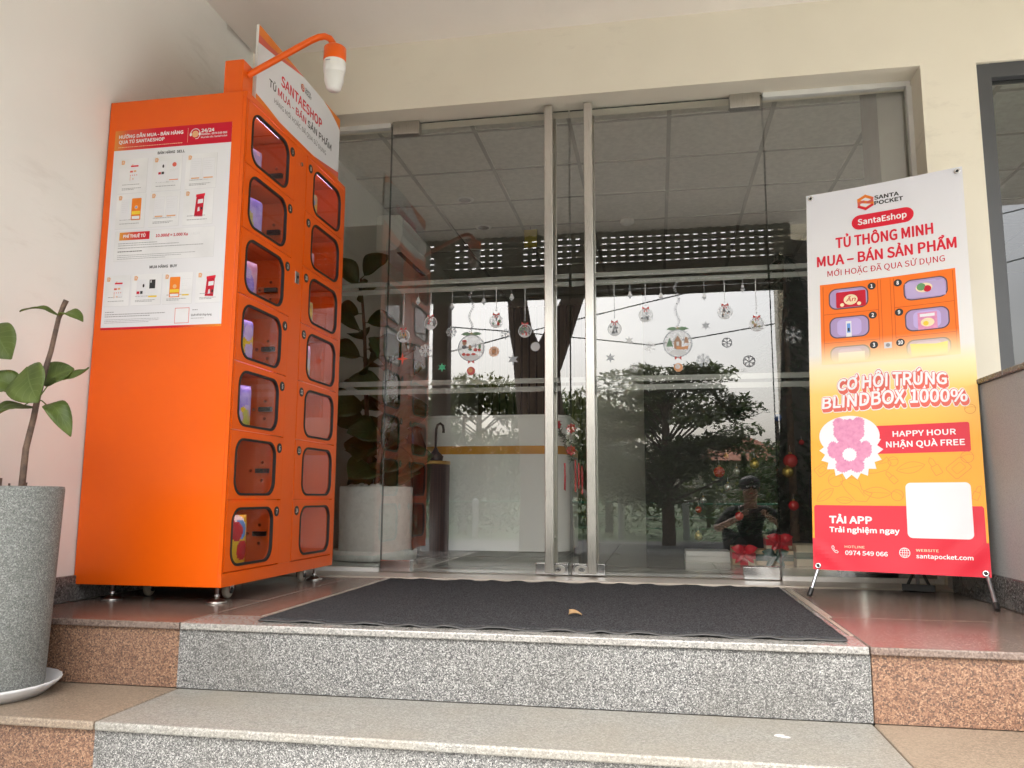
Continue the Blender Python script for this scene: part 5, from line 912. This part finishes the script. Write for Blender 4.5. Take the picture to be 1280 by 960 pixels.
for x, z, lb, kind in ((-.907, 1.115, 'large clear bauble sticker with red toys and holly on the left door', 0), (.11, 1.108, 'large clear bauble sticker with a gingerbread cottage and holly on the right door', 1)):
    q = MB(); rr = .069
    flat(q, circ(x, z, rr-.003, 44), 'sticker_clear'); ringp(q, x, z, rr, rr-.0055, 'sticker_grey', 52, DY-.0003); flat(q, circ(x, z-.045, .040, 24, .016), 'sticker_white', 2)
    for t in range(40): a = t/40; gx = x+(.0 if kind else -.006)*(1-a)+.009*math.sin(a*13); gz = z+.085+(TOPZ-.0-z-.085)*a; s_ = .0035*(1 if t % 2 else -1); flat(q, [(gx+s_-.004, gz-.003), (gx+s_+.004, gz-.002), (gx+s_+.001, gz+.005)], 'sticker_grey' if t % 5 else 'sticker_dark', 2)
    for s_ in (-1, 1): flat(q, [(x, z+.070), (x+s_*.018, z+.082), (x+s_*.036, z+.080), (x+s_*.054, z+.071), (x+s_*.040, z+.066), (x+s_*.022, z+.063)], 'sticker_green', 3)
    flake(q, x, z+.073, .014, 'sticker_olive', 'star', 5)
    for s_ in (-1, 1): flat(q, [(x, z-.070), (x+s_*.016, z-.062), (x+s_*.016, z-.080)], 'sticker_red', 4)
    flat(q, circ(x, z-.117, .021, 24), 'sticker_red' if not kind else 'sticker_orange', 3); flat(q, circ(x-.003, z-.113, .012, 16), 'sticker_orange' if not kind else 'sticker_white', 4)
    if kind:
        flat(q, [(x-.018, z-.025), (x+.018, z-.025), (x+.018, z+.015), (x, z+.045), (x-.018, z+.015)], 'sticker_brown', 5); flat(q, [(x-.022, z+.013), (x, z+.052), (x+.022, z+.013), (x+.016, z+.012), (x, z+.038), (x-.016, z+.012)], 'sticker_white', 6); flat(q, [(x-.055, z-.015), (x-.022, z-.015), (x-.038, z+.03)], 'sticker_green', 5); flat(q, [(x+.03, z+.0), (x+.052, z+.0), (x+.046, z+.03), (x+.034, z+.03)], 'sticker_brown', 5); flat(q, [(x-.008, z-.03), (x+.045, z-.03), (x+.05, z-.012), (x+.02, z-.018), (x-.005, z-.014)], 'sticker_orange', 7); flat(q, [(x-.006, z-.012), (x+.006, z-.012), (x+.006, z+.008), (x-.006, z+.008)], 'sticker_white', 7)
    else:
        for (cx, cz, w_, h_, m) in ((-.035, .025, .012, .010, 'sticker_brown'), (-.035, .036, .013, .006, 'sticker_red'), (-.036, .006, .013, .010, 'sticker_dark'), (-.006, .004, .008, .012, 'sticker_brown'), (-.006, -.008, .010, .006, 'sticker_green'), (.022, .010, .006, .012, 'sticker_grey'), (.022, -.010, .011, .009, 'sticker_red'), (.044, .006, .007, .012, 'sticker_green'), (.042, -.012, .008, .008, 'sticker_red'), (-.038, -.032, .010, .008, 'sticker_red'), (-.016, -.034, .011, .007, 'sticker_red'), (.012, -.032, .012, .006, 'sticker_red')): flat(q, circ(x+cx, z+cz, w_, 9, h_), m, 5)
    stick('bauble_sticker', lb, 'sticker', q, GB)
for x, z, lb in ((-1.189, 1.37, 'tiny silver drop sticker between the two leftmost baubles'), (-1.009, 1.335, 'tiny silver drop sticker above the grey eight armed snowflake'), (-.844, 1.356, 'tiny silver star drop sticker between the large left bauble and the third bauble'), (-.701, 1.371, 'tiny silver star drop sticker left of the bauble by the left handle'), (-.113, 1.359, 'tiny silver drop sticker between the first two baubles of the right door'), (.036, 1.345, 'tiny silver drop sticker left of the large right bauble garland'), (.24, 1.337, 'tiny silver drop sticker right of the large right bauble garland'), (.42, 1.368, 'tiny dark drop sticker between the last two baubles of the right door')):
    q = MB(); q.box((x-.001, DY-.0004, z+.008), (x+.001, DY, TOPZ), 'sticker_grey'); flat(q, circ(x, z+.008, .007, 10), 'sticker_white'); flat(q, circ(x, z-.006, .0115, 12, .010), 'sticker_white' if x < .4 else 'sticker_dark', 1); flat(q, [(x-.011, z-.006), (x+.011, z-.006), (x, z-.024)], 'sticker_grey', 2); stick('drop_sticker', lb, 'sticker', q, 'silver drop stickers on the door glass')
q = MB(); flat(q, circ(-.581, 1.112, .0225, 28), 'frost_film' if 0 else 'sticker_white'); ringp(q, -.581, 1.112, .0235, .0215, 'sticker_grey', 28, DY-.0003); stick('round_sticker', 'plain round white sticker just left of the left pull handle', 'sticker', q, None)

# ------------------------------------------------------------------ street side, seen mirrored in the glass
def foliage(mb, c, r, n, size, m, layered=0):
    c = Vector(c)
    for _ in range(n):
        d = Vector((random.gauss(0, 1), random.gauss(0, 1), random.gauss(0, 1))).normalized()*random.random()**.4; p = c+Vector((d.x*r[0], d.y*r[1], d.z*r[2])); s = size*random.uniform(.6, 1.4)
        a = Vector((random.gauss(0, 1), random.gauss(0, 1), random.gauss(0, .35 if layered else 1))).normalized(); b2 = a.cross(Vector((random.gauss(0, .3), random.gauss(0, .3), 1))).normalized()
        mb.add([p-a*s-b2*s*.1, p-b2*s*.45, p+a*s, p+b2*s*.45], [(0, 1, 2, 3)], m)
def tree(label, x, y, h, trunk, crowns, m, size, tr=.12, group='trees across the street', cat='tree', layered=0, name='street_tree', lean=0):
    t = thing(name, label, cat, (x, y, GZ), group); tm = MB(); pts = [(x, y, GZ-.05), (x+lean*.4, y, GZ+h*.4), (x+lean, y, GZ+h)]; tm.tube(pts, [tr, tr*.8, tr*.35], 'bark', 10)
    cm = MB()
    for (dx, dy, z, rx, ry, rz, n) in crowns:
        tm.tube([(x+lean*min(1, max(0, (z-.3)/h)), y, GZ+min(h*.96, max(h*.25, z-.35-abs(dx)*.3))), (x+dx*.6, y+dy*.6, GZ+z-.08), (x+dx, y+dy, GZ+z)], [tr*.2, tr*.13, tr*.05], 'bark', 6); foliage(cm, (x+dx, y+dy, GZ+z), (rx, ry, rz), n, size, m, layered)
    tm.build('trunk', t); cm.build('crown', t); return t
random.seed(31)
my = lambda yv: 2*GY-yv
cr = []
for i in range(60):
    lv = random.choice((1.25, 1.55, 1.8, 2.05, 2.3, 2.5, 2.7)); spread = (1.45 if lv < 2.2 else .95)*(1-.15*random.random()); a = random.uniform(0, 6.283); d = spread*(random.random()**.5 if lv > 1.5 else random.random())
    cr.append((d*math.cos(a)+.12, d*math.sin(a)*.8, lv+random.uniform(-.08, .08), random.uniform(.28, .5), random.uniform(.28, .5), random.uniform(.08, .17), 230))
for i in range(26): a = random.uniform(0, 6.283); d = random.uniform(.2, 1.25); cr.append((d*math.cos(a)+.2, d*math.sin(a)*.8, random.uniform(.75, 1.35), .42, .42, .22, 200))
tree('dense dark tree with layered branches straight across from the doors', .15, my(13), 2.6, None, cr, 'tree_leaf_dark', .055, .11, layered=1)
tree('slim pale olive tree left of the dark layered one', -1.0, my(17), 3.0, None, [(random.uniform(-.9, .9), random.uniform(-.6, .6), random.uniform(1.1, 3.0), .5, .5, .3, 220) for _ in range(24)], 'tree_leaf_olive', .07, .09)
tree('broad olive green tree at the left behind the locker reflection', -5.6, my(25), 4.4, None, [(random.uniform(-2, 2), random.uniform(-1, 1), random.uniform(1.2, 4.6), .9, .8, .5, 240) for _ in range(30)], 'tree_leaf_olive', .11, .16)
tree('light green tree right of the broad olive one, behind the forked trunk', -3.0, my(24), 3.8, None, [(random.uniform(-1.6, 1.6), random.uniform(-1, 1), random.uniform(1.0, 3.7), .8, .7, .45, 240) for _ in range(26)], 'tree_leaf_light', .10, .14)
tree('dense dark bushy tree at the left, behind the brown porch post', -4.4, my(18), 2.6, None, [(random.uniform(-.8, 1.1), random.uniform(-.6, .6), random.uniform(.4, 2.4), .6, .5, .45, 220) for _ in range(18)], 'tree_leaf_dark', .08, .1)
tree('low dark tree beside the house at the right', 2.7, my(19), 2.6, None, [(random.uniform(-.9, .9), random.uniform(-.6, .6), random.uniform(.5, 1.9), .55, .5, .4, 200) for _ in range(10)], 'tree_leaf_dark', .08, .1)
for k, (x, yv, hh, lb) in enumerate(((1.25, 21, 1.55, 'narrow clipped conifer left of the house door'), (2.15, 21, 1.7, 'narrow clipped conifer right of the house door'))): tree(lb, x, my(yv), hh*.9, None, [(0, 0, .3+hh*.8*q/5, .32*(1-q/6.5), .32*(1-q/6.5), .2, 130) for q in range(6)], 'tree_leaf_dark', .06, .05, 'clipped conifers before the house', 'conifer', name='conifer')
# forked trunk close to the porch, crown far above
ft = thing('forked_tree', 'big leaning tree trunk that forks at head height just outside the porch', 'tree', (-1.45, my(10), GZ))
ty = my(10); MB().tube([(-1.36, ty, GZ-.1), (-1.38, ty, .6), (-1.46, ty, 1.6), (-1.50, ty, 2.2)], [.36, .32, .29, .30], 'bark', 16).tube([(-1.56, ty, 2.05), (-1.70, ty, 2.5), (-1.76, ty, 3.0), (-1.95, ty-.2, 4.4), (-2.4, ty-.4, 6.0)], [.20, .15, .125, .10, .05], 'bark', 12).tube([(-1.38, ty, 2.05), (-1.18, ty, 2.5), (-.98, ty, 3.0), (-.6, ty-.2, 4.4), (-.2, ty-.4, 6.0)], [.22, .17, .13, .10, .05], 'bark', 12).build('trunk', ft)
cm = MB()
for i in range(22): foliage(cm, (-1.3+random.uniform(-2.4, 2.2), ty-.4+random.uniform(-1.5, 1.0), random.uniform(5.6, 7.4)), (.7, .7, .4), 80, .11, 'tree_leaf_light')
cm.build('crown', ft)
hg = MB(); hb = MB()
for x in range(-60, 70): foliage(hg, (x*.2, my(15.2), GZ+.36), (.22, .25, .36), 55, .05, 'tree_leaf_dark')
for x in range(-26, 27):
    if not 9 < x < 21 or random.random() < .25: foliage(hb, (x*.6+random.uniform(-.2, .2), my(27)+random.uniform(-.5, .5), GZ+.9), (.7, .6, .95+random.uniform(-.15, .3)), 150, .12, random.choice(('tree_leaf_dark', 'tree_leaf_olive', 'tree_leaf_dark')))
tag(hb.build('shrubbery'), 'wild green shrubbery along the far side behind the trees', 'shrubs', kind='stuff')
tag(hg.build('hedge'), 'long low clipped green hedge behind the wire fence', 'hedge')
fn = thing('garden_fence', 'low fence of white round posts with a green top rail across the street', 'fence', (.5, my(14.5), GZ))
for i, x in enumerate((-3.3, -.635, .47, 3.05)): MB().lathe([(.06, -.02), (.06, .60), (.07, .61), (.07, .64), (.045, .70), (.0001, .71)], (x, my(14.5), GZ), 'post_white', 14).build('post', fn)
q = MB().tube([(-6, my(14.5), GZ+.66), (5, my(14.5), GZ+.64)], .014, 'fence_green', 8)
for zz in (.2, .4): q.tube([(-6, my(14.5), GZ+zz), (5, my(14.5), GZ+zz)], .006, 'fence_green', 6)
q.build('rail', fn)
hs_ = thing('house', 'single storey beige house with an orange tiled roof across the street', 'house', (6.2, my(60), GZ)); hy = my(60)
MB().box((2.9, hy-6, GZ), (9.6, hy, 3.0), 'house_wall').build('wall', hs_)
rv = [(2.2, hy+.8, 2.95), (10.3, hy+.8, 2.95), (10.3, hy-6.8, 2.95), (2.2, hy-6.8, 2.95), (5.6, hy-3, 4.9), (6.9, hy-3, 4.9)]
MB().add(rv, [(0, 1, 5, 4), (1, 2, 5), (2, 3, 4, 5), (3, 0, 4), (3, 2, 1, 0)], 'roof_tile').build('roof', hs_)
for x in (3.8, 6.4): w_ = MB().box((x-.06, hy, .6), (x+1.26, hy+.05, 2.1), 'post_white').build('window', hs_); MB().box((x, hy+.05, .66), (x+1.2, hy+.055, 2.04), 'window_dark').build('window_pane', w_)
MB().box((8.2, hy, GZ), (9.1, hy+.05, 1.9), 'slat_brown').build('door', hs_)
for lb, pts in (('thin overhead cable rising to the right, upper of two', [(-14, my(20), 2.2), (-1.56, my(20), 4.94), (.855, my(20), 5.43), (14, my(20), 8.3)]), ('thick overhead cable sagging between poles, lower of two', [(-12, my(20), 5.6), (-1.56, my(20), 4.34), (-.06, my(20), 4.13), (1.3, my(20), 4.33), (2.9, my(20), 4.58), (14, my(20), 7.2)])):
    tag(MB().tube(pts, .016, 'cable_black', 6).build('overhead_cable'), lb, 'cable', 'cables above the street')

# ------------------------------------------------------------------ photographer's companion, crouching outside, mirrored in the glass
def person(loc):
    J = [('pelvis', (0, -.16, .26), .12, None, 'trousers'), ('waist', (0, -.13, .40), .115, 0, 'shirt_dark'), ('chest', (0, -.06, .56), .135, 1, 'shirt_dark'), ('neck', (0, -.02, .69), .05, 2, 'skin'), ('jaw', (0, .02, .77), .072, 3, 'skin'), ('skull', (0, .0, .86), .085, 4, 'skin')]
    nodes = list(J)
    for s in (-1, 1):
        b0 = len(nodes); nodes += [('hip', (s*.09, -.14, .24), .095, 0, 'trousers'), ('knee', (s*.24, .17, .44), .062, b0, 'trousers'), ('ankle', (s*.20, .02, .09), .042, b0+1, 'trousers'), ('heel', (s*.20, -.02, .045), .04, b0+2, 'shoe'), ('toe', (s*.23, .16, .035), .035, b0+3, 'shoe')]
        a0 = len(nodes); nodes += [('shoulder', (s*.17, -.05, .63), .062, 2, 'shirt_dark'), ('elbow', (s*.34, .10, .44), .043, a0, 'shirt_dark'), ('wrist', (s*.16, .26, .55), .027, a0+1, 'skin'), ('palm', (s*.11, .30, .585), .028, a0+2, 'skin')]
        for k_, (dx, dz, ll) in enumerate(((-.02, .015, .9), (-.022, .03, 1), (-.018, .045, .95), (-.012, .055, .75))):
            p0 = len(nodes); nodes += [('knuckle', (s*(.10-.0), .315, .575+dz), .0095, a0+3, 'skin'), ('finger', (s*(.075), .33+.004*k_, .585+dz), .008, p0, 'skin'), ('fingertip', (s*(.052), .318, .588+dz*ll), .0065, p0+1, 'skin')]
        p0 = len(nodes); nodes += [('thumb', (s*.092, .285, .60), .010, a0+3, 'skin'), ('thumbtip', (s*.065, .283, .615), .008, p0, 'skin')]
    me = bpy.data.meshes.new('person'); me.from_pydata([n[1] for n in nodes], [(n[3], i) for i, n in enumerate(nodes) if n[3] is not None], []); o = bpy.data.objects.new('person', me); COL.objects.link(o)
    sk = o.modifiers.new('skin', 'SKIN'); sk.use_smooth_shade = True
    for i, n in enumerate(nodes): me.skin_vertices[0].data[i].radius = (n[2], n[2]*(.8 if n[0] in ('chest', 'waist') else 1)); me.skin_vertices[0].data[i].use_root = (i == 0)
    ss = o.modifiers.new('sub', 'SUBSURF'); ss.levels = 2; ss.render_levels = 2
    bpy.context.view_layer.update(); ev = o.evaluated_get(bpy.context.evaluated_depsgraph_get()); m2 = bpy.data.meshes.new_from_object(ev); o.modifiers.clear(); o.data = m2
    m2.materials.clear(); names = ['trousers', 'shirt_dark', 'skin', 'shoe']
    for n in names: m2.materials.append(MATS[n])
    segs = [(Vector(nodes[n[3]][1]), Vector(n[1]), names.index(n[4])) for n in nodes if n[3] is not None]
    for p in m2.polygons:
        best = 1e9
        for a, b2, k_ in segs:
            ab = b2-a; t = max(0, min(1, (p.center-a).dot(ab)/max(1e-9, ab.length_squared))); d = (p.center-a-ab*t).length
            if d < best: best = d; p.material_index = k_
        p.use_smooth = True
    o.location = loc; ORG[o.name] = Vector((0, 0, 0)); tag(o, 'crouching person in dark clothes holding a phone, mirrored in the right door', 'person')
    hr = MB().ball((0, -.018, .882), .098, 'hair', 12, (1, 1.05, .82)); hr.build('hair', o)
    q = MB().ball((-.032, .083, .855), .010, 'white_ink', 6).ball((.032, .083, .855), .010, 'white_ink', 6).ball((-.032, .091, .855), .005, 'black_ink', 5).ball((.032, .091, .855), .005, 'black_ink', 5); q.build('eyes', o)
    MB().lathe([(.0001, -.022), (.014, -.018), (.010, .005), (.004, .028), (.0001, .03)], (0, .090, .83), 'skin', 10).ball((0, .082, .792), .018, 'ribbon_red', 6, (1, .4, .25)).ball((-.086, .0, .84), .018, 'skin', 6, (.4, .8, 1.2)).ball((.086, .0, .84), .018, 'skin', 6, (.4, .8, 1.2)).build('face', o)
    ph = MB().box((-.075, .301, .575), (.075, .309, .650), 'black_plastic'); po = ph.build('smartphone', None, .003); po.location = loc; tag(po, 'black phone held sideways by the crouching person', 'phone')
person((.88, -.42, GZ+.006))
